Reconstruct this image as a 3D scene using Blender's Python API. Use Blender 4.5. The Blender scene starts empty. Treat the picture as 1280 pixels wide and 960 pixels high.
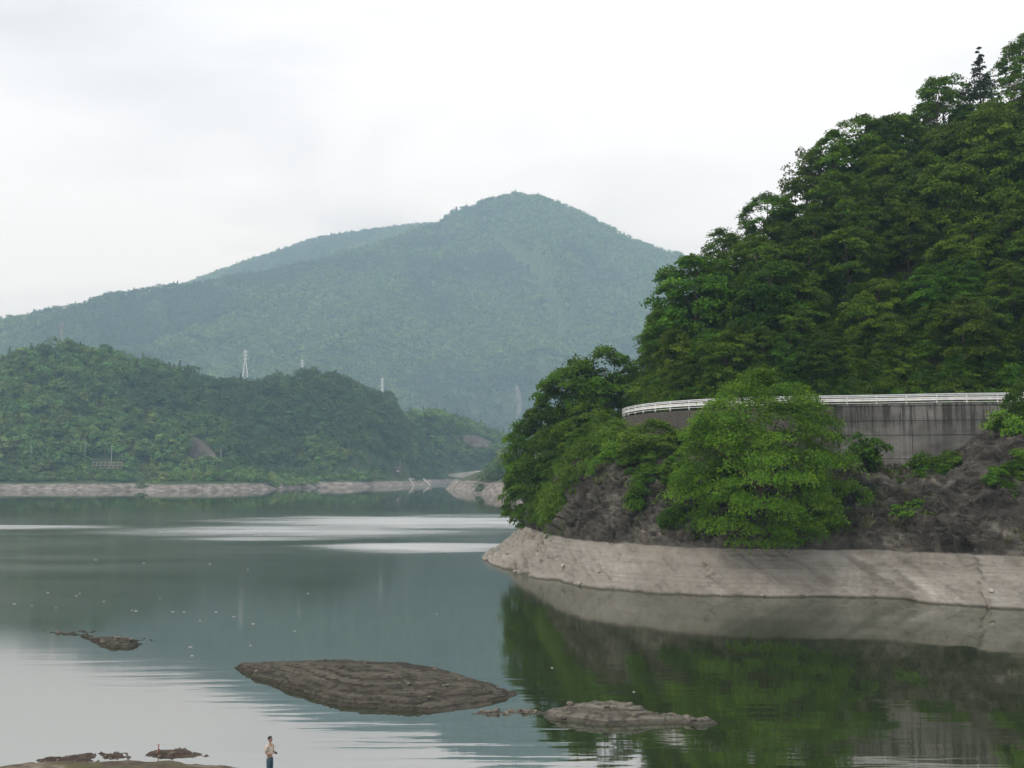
import bpy, bmesh, math, random
import numpy as np
from mathutils import Vector, Matrix

SC = bpy.context.scene
COL = SC.collection
R = math.radians
rng = np.random.default_rng(7)
random.seed(7)

# ------------------------------------------------------------------ camera
F = 1400.0                      # focal length in pixels of the 1280 wide photograph
HZ = 590.0                      # row of the horizon
CAMZ = 12.5                     # eye height above the water
PITCH = math.atan((HZ - 480.0) / F)
cam_d = bpy.data.cameras.new('camera')
cam = bpy.data.objects.new('camera', cam_d)
COL.objects.link(cam)
cam_d.sensor_width = 36.0
cam_d.lens = 36.0 * F / 1280.0
cam_d.clip_start = 0.1
cam_d.clip_end = 30000.0
cam.location = (0, 0, CAMZ)
cam.rotation_euler = (math.pi / 2 + PITCH, 0, 0)
SC.camera = cam


def ray(px, py):
    c, s = math.cos(PITCH), math.sin(PITCH)
    u, v = px - 640.0, 480.0 - py
    return Vector((u, F * c - v * s, F * s + v * c))


def at(px, py, Y):
    """point seen at a pixel, at ground distance Y in front of the camera"""
    d = ray(px, py)
    return Vector((0, 0, CAMZ)) + d * (Y / d.y)


def on(px, py, z=0.0):
    """point seen at a pixel, on the level z"""
    d = ray(px, py)
    return Vector((0, 0, CAMZ)) + d * ((z - CAMZ) / d.z)


# ------------------------------------------------------------------ render, world, sun
SC.render.engine = 'CYCLES'
cy = SC.cycles
cy.use_denoising = True
cy.max_bounces = 6
cy.diffuse_bounces = 3
cy.glossy_bounces = 3
cy.transmission_bounces = 3
cy.volume_bounces = 1
cy.transparent_max_bounces = 8
cy.sample_clamp_indirect = 4.0
vs = SC.view_settings
vs.view_transform = 'Standard'
vs.look = 'None'
vs.gamma = 1.0
vs.exposure = 0.32
vs.use_curve_mapping = False

SUN_DIR = Vector((-0.52, -0.34, 0.78)).normalized()
SUN_EL = math.asin(SUN_DIR.z)
SUN_AZ = math.atan2(SUN_DIR.x, SUN_DIR.y)

world = bpy.data.worlds.new('World')
SC.world = world
world.use_nodes = True
wn, wl = world.node_tree.nodes, world.node_tree.links
wn.clear()
w_out = wn.new('ShaderNodeOutputWorld')
w_bg = wn.new('ShaderNodeBackground')
w_bg.inputs['Strength'].default_value = 0.1
sky = wn.new('ShaderNodeTexSky')
sky.sky_type = 'NISHITA'
sky.sun_disc = False
sky.sun_elevation = SUN_EL
sky.sun_rotation = SUN_AZ
sky.air_density = 1.0
sky.dust_density = 2.0
w_tc = wn.new('ShaderNodeTexCoord')
w_map = wn.new('ShaderNodeMapping')
w_map.inputs['Scale'].default_value = (1.0, 1.0, 3.2)
w_map.inputs['Location'].default_value = (0.35, 0.0, 0.1)
w_no = wn.new('ShaderNodeTexNoise')
w_no.inputs['Scale'].default_value = 2.6
w_no.inputs['Detail'].default_value = 5.0
w_no.inputs['Roughness'].default_value = 0.45
w_no.inputs['Distortion'].default_value = 0.4
w_rp = wn.new('ShaderNodeValToRGB')
w_rp.color_ramp.elements[0].position = 0.26
w_rp.color_ramp.elements[0].color = (0.55, 0.575, 0.62, 1)
w_rp.color_ramp.elements[1].position = 0.58
w_rp.color_ramp.elements[1].color = (0.885, 0.915, 0.95, 1)
w_mul = wn.new('ShaderNodeVectorMath')
w_mul.operation = 'SCALE'
w_mul.inputs['Scale'].default_value = 13.0
w_mix = wn.new('ShaderNodeMix')
w_mix.data_type = 'RGBA'
w_mix.inputs[0].default_value = 0.97
wl.new(w_tc.outputs['Generated'], w_map.inputs['Vector'])
wl.new(w_map.outputs['Vector'], w_no.inputs['Vector'])
wl.new(w_no.outputs['Fac'], w_rp.inputs['Fac'])
w_sep = wn.new('ShaderNodeSeparateXYZ')
wl.new(w_tc.outputs['Generated'], w_sep.inputs[0])
w_grd = wn.new('ShaderNodeMath'); w_grd.operation = 'MULTIPLY_ADD'; w_grd.use_clamp = False
wl.new(w_sep.outputs['Z'], w_grd.inputs[0]); w_grd.inputs[1].default_value = 8.0; w_grd.inputs[2].default_value = 7.3
wl.new(w_grd.outputs[0], w_mul.inputs['Scale'])
wl.new(w_rp.outputs['Color'], w_mul.inputs[0])
wl.new(sky.outputs['Color'], w_mix.inputs[6])
wl.new(w_mul.outputs['Vector'], w_mix.inputs[7])
wl.new(w_mix.outputs[2], w_bg.inputs['Color'])
wl.new(w_bg.outputs[0], w_out.inputs['Surface'])

sun_d = bpy.data.lights.new('sun', 'SUN')
sun_d.energy = 1.5
sun_d.angle = R(12)
sun_d.color = (1.0, 0.96, 0.90)
sun = bpy.data.objects.new('sun', sun_d)
COL.objects.link(sun)
sun.rotation_euler = (-SUN_DIR).to_track_quat('-Z', 'Y').to_euler()


# ------------------------------------------------------------------ helpers: objects
def tag(o, label=None, cat=None, group=None, kind=None):
    if label: o['label'] = label
    if cat: o['category'] = cat
    if group: o['group'] = group
    if kind: o['kind'] = kind
    return o


def empty(name, loc=(0, 0, 0), rz=0.0, sc=1.0):
    o = bpy.data.objects.new(name, None)
    COL.objects.link(o)
    o.location = loc
    o.rotation_euler = (0, 0, rz)
    o.scale = (sc, sc, sc)
    o.empty_display_size = 0.2
    return o


def mobj(name, me, mat=None, parent=None, link=True):
    o = bpy.data.objects.new(name, me)
    if link: COL.objects.link(o)
    if mat is not None and not me.materials:
        me.materials.append(mat)
    if parent is not None: o.parent = parent
    return o


def mesh_np(name, V, Fc, smooth=False, tint=None):
    """mesh from numpy: V (n,3), Fc (m,3) or (m,4)"""
    V = np.asarray(V, dtype=np.float32).reshape(-1, 3)
    Fc = np.asarray(Fc, dtype=np.int32)
    m, k = Fc.shape
    me = bpy.data.meshes.new(name)
    me.vertices.add(len(V))
    me.vertices.foreach_set('co', V.ravel())
    me.loops.add(m * k)
    me.loops.foreach_set('vertex_index', Fc.ravel())
    me.polygons.add(m)
    me.polygons.foreach_set('loop_start', np.arange(0, m * k, k, dtype=np.int32))
    me.polygons.foreach_set('loop_total', np.full(m, k, dtype=np.int32))
    if smooth:
        me.polygons.foreach_set('use_smooth', np.ones(m, dtype=bool))
    me.update(calc_edges=True)
    if tint is not None:
        a = me.attributes.new('tint', 'FLOAT', 'FACE')
        a.data.foreach_set('value', np.asarray(tint, dtype=np.float32))
    return me


class MB:
    """collects quads / tris of several shapes into one mesh"""
    def __init__(s):
        s.v = []; s.f = []

    def add(s, verts, faces):
        b = len(s.v)
        s.v += [tuple(p) for p in verts]
        s.f += [tuple(i + b for i in q) for q in faces]
        return s

    def box(s, c, d, rz=0.0, M=None):
        cx, cy_, cz = c
        x, y, z = d[0] / 2, d[1] / 2, d[2] / 2
        ps = [(-x, -y, -z), (x, -y, -z), (x, y, -z), (-x, y, -z), (-x, -y, z), (x, -y, z), (x, y, z), (-x, y, z)]
        co, si = math.cos(rz), math.sin(rz)
        out = []
        for p in ps:
            q = (p[0] * co - p[1] * si + cx, p[0] * si + p[1] * co + cy_, p[2] + cz)
            out.append(q if M is None else tuple(M @ Vector(q)))
        s.add(out, [(0, 3, 2, 1), (4, 5, 6, 7), (0, 1, 5, 4), (1, 2, 6, 5), (2, 3, 7, 6), (3, 0, 4, 7)])
        return s

    def tube(s, pts, rad, n=6, cap=True):
        pts = [Vector(p) for p in pts]
        if not hasattr(rad, '__len__'): rad = [rad] * len(pts)
        rings = []
        up0 = Vector((0.13, 0.31, 0.94)).normalized()
        for i, p in enumerate(pts):
            t = (pts[min(i + 1, len(pts) - 1)] - pts[max(i - 1, 0)]).normalized()
            a = t.cross(up0)
            if a.length < 0.05: a = t.cross(Vector((1, 0, 0)))
            a.normalize(); b = t.cross(a)
            rings.append([p + (a * math.cos(2 * math.pi * k / n) + b * math.sin(2 * math.pi * k / n)) * rad[i] for k in range(n)])
        vs_ = [q for r_ in rings for q in r_]
        fs = []
        for i in range(len(pts) - 1):
            for k in range(n):
                fs.append((i * n + k, i * n + (k + 1) % n, (i + 1) * n + (k + 1) % n, (i + 1) * n + k))
        if cap:
            fs.append(tuple(range(n - 1, -1, -1)))
            fs.append(tuple((len(pts) - 1) * n + k for k in range(n)))
        s.add(vs_, fs)
        return s

    def mesh(s, name, smooth=False):
        me = bpy.data.meshes.new(name)
        me.from_pydata(s.v, [], s.f)
        if smooth:
            for p in me.polygons: p.use_smooth = True
        me.update()
        return me

    def build(s, name, mat, parent=None, smooth=False):
        return mobj(name, s.mesh(name, smooth), mat, parent)


# ------------------------------------------------------------------ helpers: noise
def _hash(ix, iy, iz, seed):
    h = (ix.astype(np.int64) * 374761393 + iy.astype(np.int64) * 668265263 + iz.astype(np.int64) * 2147483647 + seed * 1274126177) & 0xFFFFFFFF
    h = ((h ^ (h >> 13)) * 1274126177) & 0xFFFFFFFF
    h = ((h ^ (h >> 16)) * 2246822519) & 0xFFFFFFFF
    return ((h ^ (h >> 15)) & 0xFFFFFF).astype(np.float64) / float(0xFFFFFF)


def vnoise(P, seed=0):
    P = np.asarray(P, dtype=np.float64)
    i = np.floor(P).astype(np.int64)
    f = P - i
    f = f * f * f * (f * (f * 6 - 15) + 10)
    r = 0
    for dx in (0, 1):
        wx = f[..., 0] if dx else 1 - f[..., 0]
        for dy in (0, 1):
            wy = f[..., 1] if dy else 1 - f[..., 1]
            for dz in (0, 1):
                wz = f[..., 2] if dz else 1 - f[..., 2]
                r = r + wx * wy * wz * _hash(i[..., 0] + dx, i[..., 1] + dy, i[..., 2] + dz, seed)
    return r * 2 - 1


def fbm(P, seed=0, octv=4, gain=0.5, ridged=False):
    P = np.asarray(P, dtype=np.float64)
    a, r, t = 1.0, 0.0, 0.0
    for k in range(octv):
        n = vnoise(P * (2.03 ** k) + 17.7 * k, seed + k)
        if ridged: n = 1 - 2 * np.abs(n)
        r = r + a * n
        t += a
        a *= gain
    return r / t


def poly_dist(X, Y, pts):
    """distance from grid points to a polyline and the interpolated third value"""
    best = np.full(X.shape, 1e18); val = np.zeros(X.shape)
    for (p, q) in zip(pts[:-1], pts[1:]):
        ax, ay, bx, by = p[0], p[1], q[0], q[1]
        L2 = (bx - ax) ** 2 + (by - ay) ** 2
        t = np.clip(((X - ax) * (bx - ax) + (Y - ay) * (by - ay)) / L2, 0, 1)
        d = np.hypot(X - (ax + t * (bx - ax)), Y - (ay + t * (by - ay)))
        m = d < best
        best = np.where(m, d, best)
        if len(p) > 2:
            val = np.where(m, p[2] + t * (q[2] - p[2]), val)
    return best, val


def in_poly(X, Y, pts):
    r = np.zeros(X.shape, dtype=bool)
    n = len(pts)
    j = n - 1
    for i in range(n):
        xi, yi, xj, yj = pts[i][0], pts[i][1], pts[j][0], pts[j][1]
        c = ((yi > Y) != (yj > Y)) & (X < (xj - xi) * (Y - yi) / (yj - yi + 1e-12) + xi)
        r ^= c
        j = i
    return r


def grid_faces(nu, nv):
    i = np.arange(nu - 1)[:, None] * nv + np.arange(nv - 1)[None, :]
    return np.stack([i, i + nv, i + nv + 1, i + 1], -1).reshape(-1, 4)


# ------------------------------------------------------------------ helpers: materials
class NT:
    def __init__(s, name):
        s.m = bpy.data.materials.new(name)
        s.m.use_nodes = True
        s.n, s.l = s.m.node_tree.nodes, s.m.node_tree.links
        s.n.clear()
        s.out = s.n.new('ShaderNodeOutputMaterial')

    def new(s, t, **kw):
        n = s.n.new(t)
        for k, v in kw.items(): setattr(n, k, v)
        return n

    def put(s, sock, v):
        if v is None: return
        if isinstance(v, bpy.types.NodeSocket): s.l.new(v, sock)
        else: sock.default_value = v

    def pos(s, scale=(1, 1, 1), rot=(0, 0, 0), loc=(0, 0, 0), obj=False):
        if obj:
            src = s.new('ShaderNodeTexCoord').outputs['Object']
        else:
            src = s.new('ShaderNodeNewGeometry').outputs['Position']
        mp = s.new('ShaderNodeMapping')
        s.l.new(src, mp.inputs['Vector'])
        mp.inputs['Scale'].default_value = scale
        mp.inputs['Rotation'].default_value = rot
        mp.inputs['Location'].default_value = loc
        return mp.outputs[0]

    def noise(s, vec, scale=1.0, detail=4.0, rough=0.55, dist=0.0):
        n = s.new('ShaderNodeTexNoise')
        s.l.new(vec, n.inputs['Vector'])
        n.inputs['Scale'].default_value = scale
        n.inputs['Detail'].default_value = detail
        n.inputs['Roughness'].default_value = rough
        n.inputs['Distortion'].default_value = dist
        return n.outputs['Fac']

    def ramp(s, fac, stops):
        r = s.new('ShaderNodeValToRGB')
        e = r.color_ramp.elements
        while len(e) < len(stops): e.new(0.5)
        for k, (p, c) in enumerate(stops):
            e[k].position = p
            e[k].color = (c, c, c, 1) if not hasattr(c, '__len__') else (c[0], c[1], c[2], 1)
        s.l.new(fac, r.inputs['Fac'])
        return r.outputs['Color']

    def mix(s, fac, a, b, mode='MIX'):
        m = s.new('ShaderNodeMix', data_type='RGBA', blend_type=mode)
        s.put(m.inputs[0], fac)
        s.put(m.inputs[6], a if isinstance(a, bpy.types.NodeSocket) else (*a, 1))
        s.put(m.inputs[7], b if isinstance(b, bpy.types.NodeSocket) else (*b, 1))
        return m.outputs[2]

    def math(s, op, a, b=None, clamp=False):
        m = s.new('ShaderNodeMath', operation=op)
        m.use_clamp = clamp
        s.put(m.inputs[0], a)
        if b is not None: s.put(m.inputs[1], b)
        return m.outputs[0]

    def sep_z(s, vec):
        x = s.new('ShaderNodeSeparateXYZ')
        s.l.new(vec, x.inputs[0])
        return x.outputs

    def bump(s, h, strength=0.5, dist=0.1, normal=None):
        b = s.new('ShaderNodeBump')
        b.inputs['Strength'].default_value = strength
        b.inputs['Distance'].default_value = dist
        s.l.new(h, b.inputs['Height'])
        if normal is not None: s.l.new(normal, b.inputs['Normal'])
        return b.outputs[0]

    def bsdf(s, col, rough=0.85, normal=None, spec=0.3, metal=0.0, ior=1.45):
        b = s.new('ShaderNodeBsdfPrincipled')
        s.put(b.inputs['Base Color'], col if isinstance(col, bpy.types.NodeSocket) else (*col, 1))
        s.put(b.inputs['Roughness'], rough)
        b.inputs['Specular IOR Level'].default_value = spec
        b.inputs['Metallic'].default_value = metal
        b.inputs['IOR'].default_value = ior
        if normal is not None: s.l.new(normal, b.inputs['Normal'])
        return b

    def done(s, sh):
        s.l.new(sh.outputs[0] if hasattr(sh, 'outputs') else sh, s.out.inputs['Surface'])
        return s.m


def mat_plain(name, c, rough=0.8, var=0.25, scale=3.0, spec=0.3, bump=0.0, metal=0.0):
    t = NT(name)
    n = t.noise(t.pos(), scale, 5)
    d = tuple(x * (1 - var) for x in c); u = tuple(min(1, x * (1 + var)) for x in c)
    col = t.ramp(n, [(0.3, d), (0.7, u)])
    nm = t.bump(t.noise(t.pos(), scale * 6, 4), 0.6, bump) if bump else None
    return t.done(t.bsdf(col, rough, nm, spec, metal))


def mat_leaf(name, dark, mid, light, trans=0.25, hue=0.06, patch=None, vary=0.80):
    t = NT(name)
    at_ = t.new('ShaderNodeAttribute')
    at_.attribute_name = 'tint'
    col = t.ramp(at_.outputs['Fac'], [(0.0, dark), (0.5, mid), (1.0, light)])
    oi = t.new('ShaderNodeObjectInfo')
    hs = t.new('ShaderNodeHueSaturation')
    t.l.new(t.math('ADD', 0.5 - hue * 0.5, t.math('MULTIPLY', oi.outputs['Random'], hue)), hs.inputs['Hue'])
    rnd2 = t.math('FRACT', t.math('MULTIPLY', oi.outputs['Random'], 37.31))
    t.l.new(t.math('ADD', 1.0 - vary / 2, t.math('MULTIPLY', rnd2, vary)), hs.inputs['Value'])
    hs.inputs['Saturation'].default_value = 0.98
    t.l.new(col, hs.inputs['Color'])
    c = hs.outputs[0]
    if patch:
        sc_, colr = patch
        pn = t.ramp(t.noise(t.pos(), sc_, 4, 0.6), [(0.50, 0.0), (0.56, 1.0)])
        c = t.mix(t.math('MULTIPLY', pn, 0.75), c, colr)
    b = t.bsdf(c, 0.7, None, 0.08)
    tr = t.new('ShaderNodeBsdfTranslucent')
    t.l.new(t.mix(0.6, c, (0.16, 0.22, 0.03)), tr.inputs['Color'])
    m = t.new('ShaderNodeMixShader')
    m.inputs[0].default_value = trans
    t.l.new(b.outputs[0], m.inputs[1]); t.l.new(tr.outputs[0], m.inputs[2])
    return t.done(m)


LEAF_HILL = mat_leaf('leaf_hillside', (0.024, 0.058, 0.003), (0.050, 0.108, 0.005), (0.112, 0.190, 0.009), 0.24, 0.05)
LEAF_BRIGHT = mat_leaf('leaf_bright', (0.036, 0.092, 0.005), (0.072, 0.166, 0.008), (0.142, 0.252, 0.015), 0.30, 0.0, None, 0.0)
LEAF_VINE = mat_leaf('leaf_vine', (0.036, 0.084, 0.006), (0.062, 0.132, 0.009), (0.100, 0.185, 0.014), 0.25, 0.03)
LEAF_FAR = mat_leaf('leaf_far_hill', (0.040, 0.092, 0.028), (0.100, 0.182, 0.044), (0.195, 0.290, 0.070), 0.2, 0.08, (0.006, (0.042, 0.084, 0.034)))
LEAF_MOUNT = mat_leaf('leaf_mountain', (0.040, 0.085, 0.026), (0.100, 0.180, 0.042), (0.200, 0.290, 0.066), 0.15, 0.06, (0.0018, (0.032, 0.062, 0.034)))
LEAF_CONIFER = mat_leaf('leaf_conifer', (0.010, 0.022, 0.010), (0.014, 0.030, 0.013), (0.022, 0.042, 0.018), 0.08, 0.04)
LEAF_DRY = mat_leaf('leaf_dry', (0.05, 0.05, 0.026), (0.085, 0.080, 0.045), (0.13, 0.12, 0.07), 0.2, 0.03)
BARK = mat_plain('bark', (0.085, 0.066, 0.05), 0.95, 0.35, 2.5, 0.1, 0.05)


# ------------------------------------------------------------------ vegetation prototypes
def leaf_cloud(cent, crad, per, leaf, rg, flat=0.32, up=0.75, outw=0.5, mid=(0, 0, 0), droop=0.22):
    """leaf quads: cent (n,3) clump centres, crad (n,) clump radii"""
    n = len(cent)
    N = n * per
    ci = np.repeat(np.arange(n), per)
    r = np.sqrt(rg.random(N)) * 1.08
    a = rg.random(N) * 2 * np.pi
    R_ = crad[ci]
    ph = rg.random(n) * 6.28
    lob = 1 + 0.28 * np.sin(3 * a + ph[ci]) + 0.14 * np.sin(7 * a + 2 * ph[ci])
    off = np.stack([r * np.cos(a) * R_ * lob, r * np.sin(a) * R_ * lob,
                    (rg.normal(0, 1, N) * flat * 0.55 - droop * r * r + 0.1) * R_], -1)
    # each pad tips outward a little
    outv = cent - np.asarray(mid)
    outv = outv / (np.linalg.norm(outv, axis=1, keepdims=True) + 1e-6)
    off[:, 2] -= (off[:, 0] * outv[ci, 0] + off[:, 1] * outv[ci, 1]) * 0.28
    p = cent[ci] + off
    nrm = np.stack([rg.normal(0, 0.5, N), rg.normal(0, 0.5, N), np.full(N, up) + rg.normal(0, 0.25, N)], -1) + outv[ci] * outw
    nrm /= np.linalg.norm(nrm, axis=1, keepdims=True)
    h = rg.normal(0, 1, (N, 3))
    t1 = np.cross(nrm, h); t1 /= np.linalg.norm(t1, axis=1, keepdims=True) + 1e-9
    t2 = np.cross(nrm, t1)
    L = (leaf * (0.65 + 0.7 * rg.random(N)))[:, None]
    W = L * 0.58
    V = np.stack([p - t1 * L * 0.5, p + t2 * W * 0.5 + t1 * L * 0.05, p + t1 * L * 0.5, p - t2 * W * 0.5 + t1 * L * 0.05], 1).reshape(-1, 3)
    Q = np.arange(N * 4).reshape(-1, 4)
    ct = rg.random(n)
    tint = np.clip(0.55 * ct[ci] + 0.45 * rg.random(N), 0, 1)
    return V, Q, tint


def dome_points(rg, n, rad, lo, h, inner=0.45, wide=0.35):
    """clump centres through a dome that is widest low down"""
    sd = int(rg.integers(1000))
    pts = []
    while len(pts) < n:
        t = rg.random() ** 0.9
        prof = (0.62 + 0.38 * math.sqrt(t / wide)) if t < wide else max(0.0, 1 - ((t - wide) / (1 - wide)) ** 2) ** 0.62
        if rg.random() > prof + 0.15: continue
        a = rg.random() * 6.283
        r = (inner + (1 - inner) * rg.random() ** 0.5) * prof
        if t > 0.9: r = rg.random() * prof
        lump = 1 + 0.30 * float(vnoise(np.array([[math.cos(a) * 1.6 + 9, math.sin(a) * 1.6 + 9, t * 3.2]]), sd)[0])
        pts.append((math.cos(a) * r * rad * lump, math.sin(a) * r * rad * lump, lo + (h - lo) * t * (0.94 + 0.06 * lump)))
    return np.array(pts)


def crown_points(rg, n, rx, ry, rz, inner=0.45, low=-0.55):
    """clump centres spread through an uneven ellipsoid"""
    pts = []
    sd = int(rg.integers(1000))
    while len(pts) < n:
        d = rg.normal(0, 1, 3); d /= np.linalg.norm(d)
        if d[2] < low: continue
        r = inner + (1 - inner) * rg.random() ** 0.55
        lump = 1 + 0.30 * float(vnoise(d[None] * 1.7 + 5, sd)[0])
        pts.append(d * r * lump * np.array([rx, ry, rz]))
    return np.array(pts)


def make_trunk(rg, h, r0, cent, mid_h, nl=7):
    mb = MB()
    lean = rg.normal(0, 0.03, 2) * h
    P = []
    for k in range(6):
        t = k / 5
        P.append((lean[0] * t * t + rg.normal(0, 0.04), lean[1] * t * t + rg.normal(0, 0.04), -0.6 + (h + 0.6) * t))
    mb.tube(P, [r0 * (1.25 - 0.25 * min(1, k)) * (1 - 0.80 * k / 5) + 0.02 for k in range(6)], 7)
    idx = rg.choice(len(cent), min(nl, len(cent)), replace=False)
    for i in idx:
        c = cent[i]
        z0 = min(h * 0.9, max(h * 0.25, (c[2]) * 0.55))
        a = Vector((lean[0] * (z0 / h) ** 2, lean[1] * (z0 / h) ** 2, z0))
        b = Vector(c)
        m = (a + b) / 2 + Vector((rg.normal(0, .2), rg.normal(0, .2), 0.25 * (b - a).length * 0.3))
        mb.tube([a, m, b], [r0 * 0.42, r0 * 0.26, r0 * 0.08], 5, cap=False)
    return mb.mesh('trunk', True)


def make_tree_proto(seed, h, rad, clumps, per, leaf, crown_lo=0.25, flat=0.32, pad=0.27, r0=0.22, inner=0.45, nl=8, up=0.75, dome=None):
    """returns (trunk mesh, crown mesh); origin at the base of the trunk"""
    rg = np.random.default_rng(seed)
    lo = h * crown_lo
    rz = (h - lo) / 2
    mid = np.array([0, 0, lo + rz])
    c = crown_points(rg, clumps, rad, rad * (0.9 + 0.2 * rg.random()), rz, inner, -0.8)
    c = c + mid
    if dome is not None: c = dome_points(rg, clumps, rad, lo, h - rad * pad * 0.3, inner, dome)
    cr = rad * pad * (0.7 + 0.6 * rg.random(clumps))
    V, Q, T = leaf_cloud(c, cr, per, leaf, rg, flat, up, 0.5, mid)
    crown = mesh_np('crown', V, Q, tint=T)
    trunk = make_trunk(rg, h * 0.8, r0, c, mid[2], nl)
    trunk.materials.append(BARK)
    return trunk, crown


def make_conifer_proto(seed, h, rad, per, leaf):
    rg = np.random.default_rng(seed)
    c, cr = [], []
    L = int(h / 0.75)
    for k in range(L):
        t = k / L
        rr = rad * (1 - t) ** 0.85
        for j in range(5 if t < 0.8 else 3):
            a = rg.random() * 6.28
            q = rr * (0.35 + 0.55 * rg.random())
            c.append((math.cos(a) * q, math.sin(a) * q, h * 0.12 + t * h * 0.88 - 0.15 * q))
            cr.append(max(0.25, rr * 0.42))
    V, Q, T = leaf_cloud(np.array(c), np.array(cr), per, leaf, rg, 0.3, 0.8, 0.5, (0, 0, h * 0.4), 0.3)
    crown = mesh_np('crown', V, Q, tint=T)
    mb = MB().tube([(0, 0, -0.6), (0, 0, h * 0.5), (0, 0, h * 0.97)], [0.2, 0.12, 0.02], 7)
    tr = mb.mesh('trunk', True); tr.materials.append(BARK)
    return tr, crown


def with_mat(me, mat):
    m = me.copy(); m.materials.clear(); m.materials.append(mat)
    return m


def place_tree(protos, name, loc, rz, sc, label, cat='tree', group=None, foliage='crown', stem='trunk'):
    root = empty(name, loc, rz, 1.0)
    root.scale = sc if hasattr(sc, '__len__') else (sc, sc, sc)
    tag(root, label, cat, group)
    tr = mobj(stem, protos[0], None, root)
    cr = mobj(foliage, protos[1], None, root)
    return root


HILL_PROTOS = []
for k in range(6):
    tr, cr = make_tree_proto(100 + k, 10.5, 4.5, 105, 115, 0.40, 0.08, 0.34, 0.21, 0.2, 0.62, 8, 0.7, (0.42, 0.5, 0.36, 0.55, 0.45, 0.4)[k])
    cr.materials.append(LEAF_HILL)
    HILL_PROTOS.append((tr, cr))
AIRY_PROTOS = []
for k in range(2):
    tr, cr = make_tree_proto(140 + k, 11.0, 3.9, 46, 52, 0.40, 0.22, 0.35, 0.20, 0.13, 0.55, 22)
    cr.materials.append(LEAF_HILL)
    AIRY_PROTOS.append((tr, cr))
CONIFER = make_conifer_proto(160, 11.0, 2.9, 44, 0.42)
CONIFER[1].materials.append(LEAF_CONIFER)
SHRUB_PROTOS = []
for k in range(4):
    tr, cr = make_tree_proto(180 + k, 2.4, 1.5, 30, 75, 0.26, -0.05, 0.45, 0.34, 0.05, 0.25, 8, 0.5)
    cr.materials.append(LEAF_VINE)
    SHRUB_PROTOS.append((tr, cr))


BUSH_PROTOS = []
for k in range(4):
    tr, cr = make_tree_proto(220 + k, 6.0, 4.0, 80, 120, 0.33, -0.04, 0.42, 0.25, 0.10, 0.35, 8, 0.6, 0.4)
    cr.materials.append(LEAF_VINE)
    BUSH_PROTOS.append((tr, cr))


# stuff: many small copies carried by points
def scatter_stuff(name, label, pts, scales, protos, cat=None, seed=1):
    """protos: unlinked mesh objects; points carry scale, turn and variant"""
    pts = np.asarray(pts, dtype=np.float32)
    me = bpy.data.meshes.new(name)
    me.vertices.add(len(pts)); me.vertices.foreach_set('co', pts.ravel())
    rg = np.random.default_rng(seed)
    a = me.attributes.new('size', 'FLOAT_VECTOR', 'POINT'); a.data.foreach_set('vector', np.asarray(scales, dtype=np.float32).ravel())
    rot = np.zeros((len(pts), 3), dtype=np.float32); rot[:, 2] = rg.random(len(pts)) * 6.28
    rot[:, 0] = rg.normal(0, 0.06, len(pts)); rot[:, 1] = rg.normal(0, 0.06, len(pts))
    a = me.attributes.new('turn', 'FLOAT_VECTOR', 'POINT'); a.data.foreach_set('vector', rot.ravel())
    var = rg.integers(0, len(protos), len(pts)).astype(np.int32)
    a = me.attributes.new('variant', 'INT', 'POINT'); a.data.foreach_set('value', var)
    o = mobj(name, me)
    ng = bpy.data.node_groups.new(name + '_nodes', 'GeometryNodeTree')
    ng.interface.new_socket('Geometry', in_out='INPUT', socket_type='NodeSocketGeometry')
    ng.interface.new_socket('Geometry', in_out='OUTPUT', socket_type='NodeSocketGeometry')
    n, l = ng.nodes, ng.links
    gi, go = n.new('NodeGroupInput'), n.new('NodeGroupOutput')
    join = n.new('GeometryNodeJoinGeometry')

    def named(nm, ty):
        q = n.new('GeometryNodeInputNamedAttribute'); q.data_type = ty
        q.inputs['Name'].default_value = nm
        return q.outputs['Attribute']
    sz, tu, va = named('size', 'FLOAT_VECTOR'), named('turn', 'FLOAT_VECTOR'), named('variant', 'INT')
    e2r = n.new('FunctionNodeEulerToRotation')
    l.new(tu, e2r.inputs[0])
    for k, pr in enumerate(protos):
        oi = n.new('GeometryNodeObjectInfo')
        oi.inputs['Object'].default_value = pr
        oi.inputs['As Instance'].default_value = True
        cmp_ = n.new('FunctionNodeCompare'); cmp_.data_type = 'INT'; cmp_.operation = 'EQUAL'
        l.new(va, [s for s in cmp_.inputs if s.type == 'INT'][0])
        [s for s in cmp_.inputs if s.type == 'INT'][1].default_value = k
        ip = n.new('GeometryNodeInstanceOnPoints')
        l.new(gi.outputs[0], ip.inputs['Points'])
        l.new(cmp_.outputs[0], ip.inputs['Selection'])
        l.new(oi.outputs['Geometry'], ip.inputs['Instance'])
        l.new(e2r.outputs[0], ip.inputs['Rotation'])
        l.new(sz, ip.inputs['Scale'])
        l.new(ip.outputs[0], join.inputs[0])
    l.new(join.outputs[0], go.inputs[0])
    md = o.modifiers.new('copies', 'NODES'); md.node_group = ng
    tag(o, label, cat, kind='stuff')
    return o


def proto_obj(name, me):
    return bpy.data.objects.new(name, me)       # never linked to the scene


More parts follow.
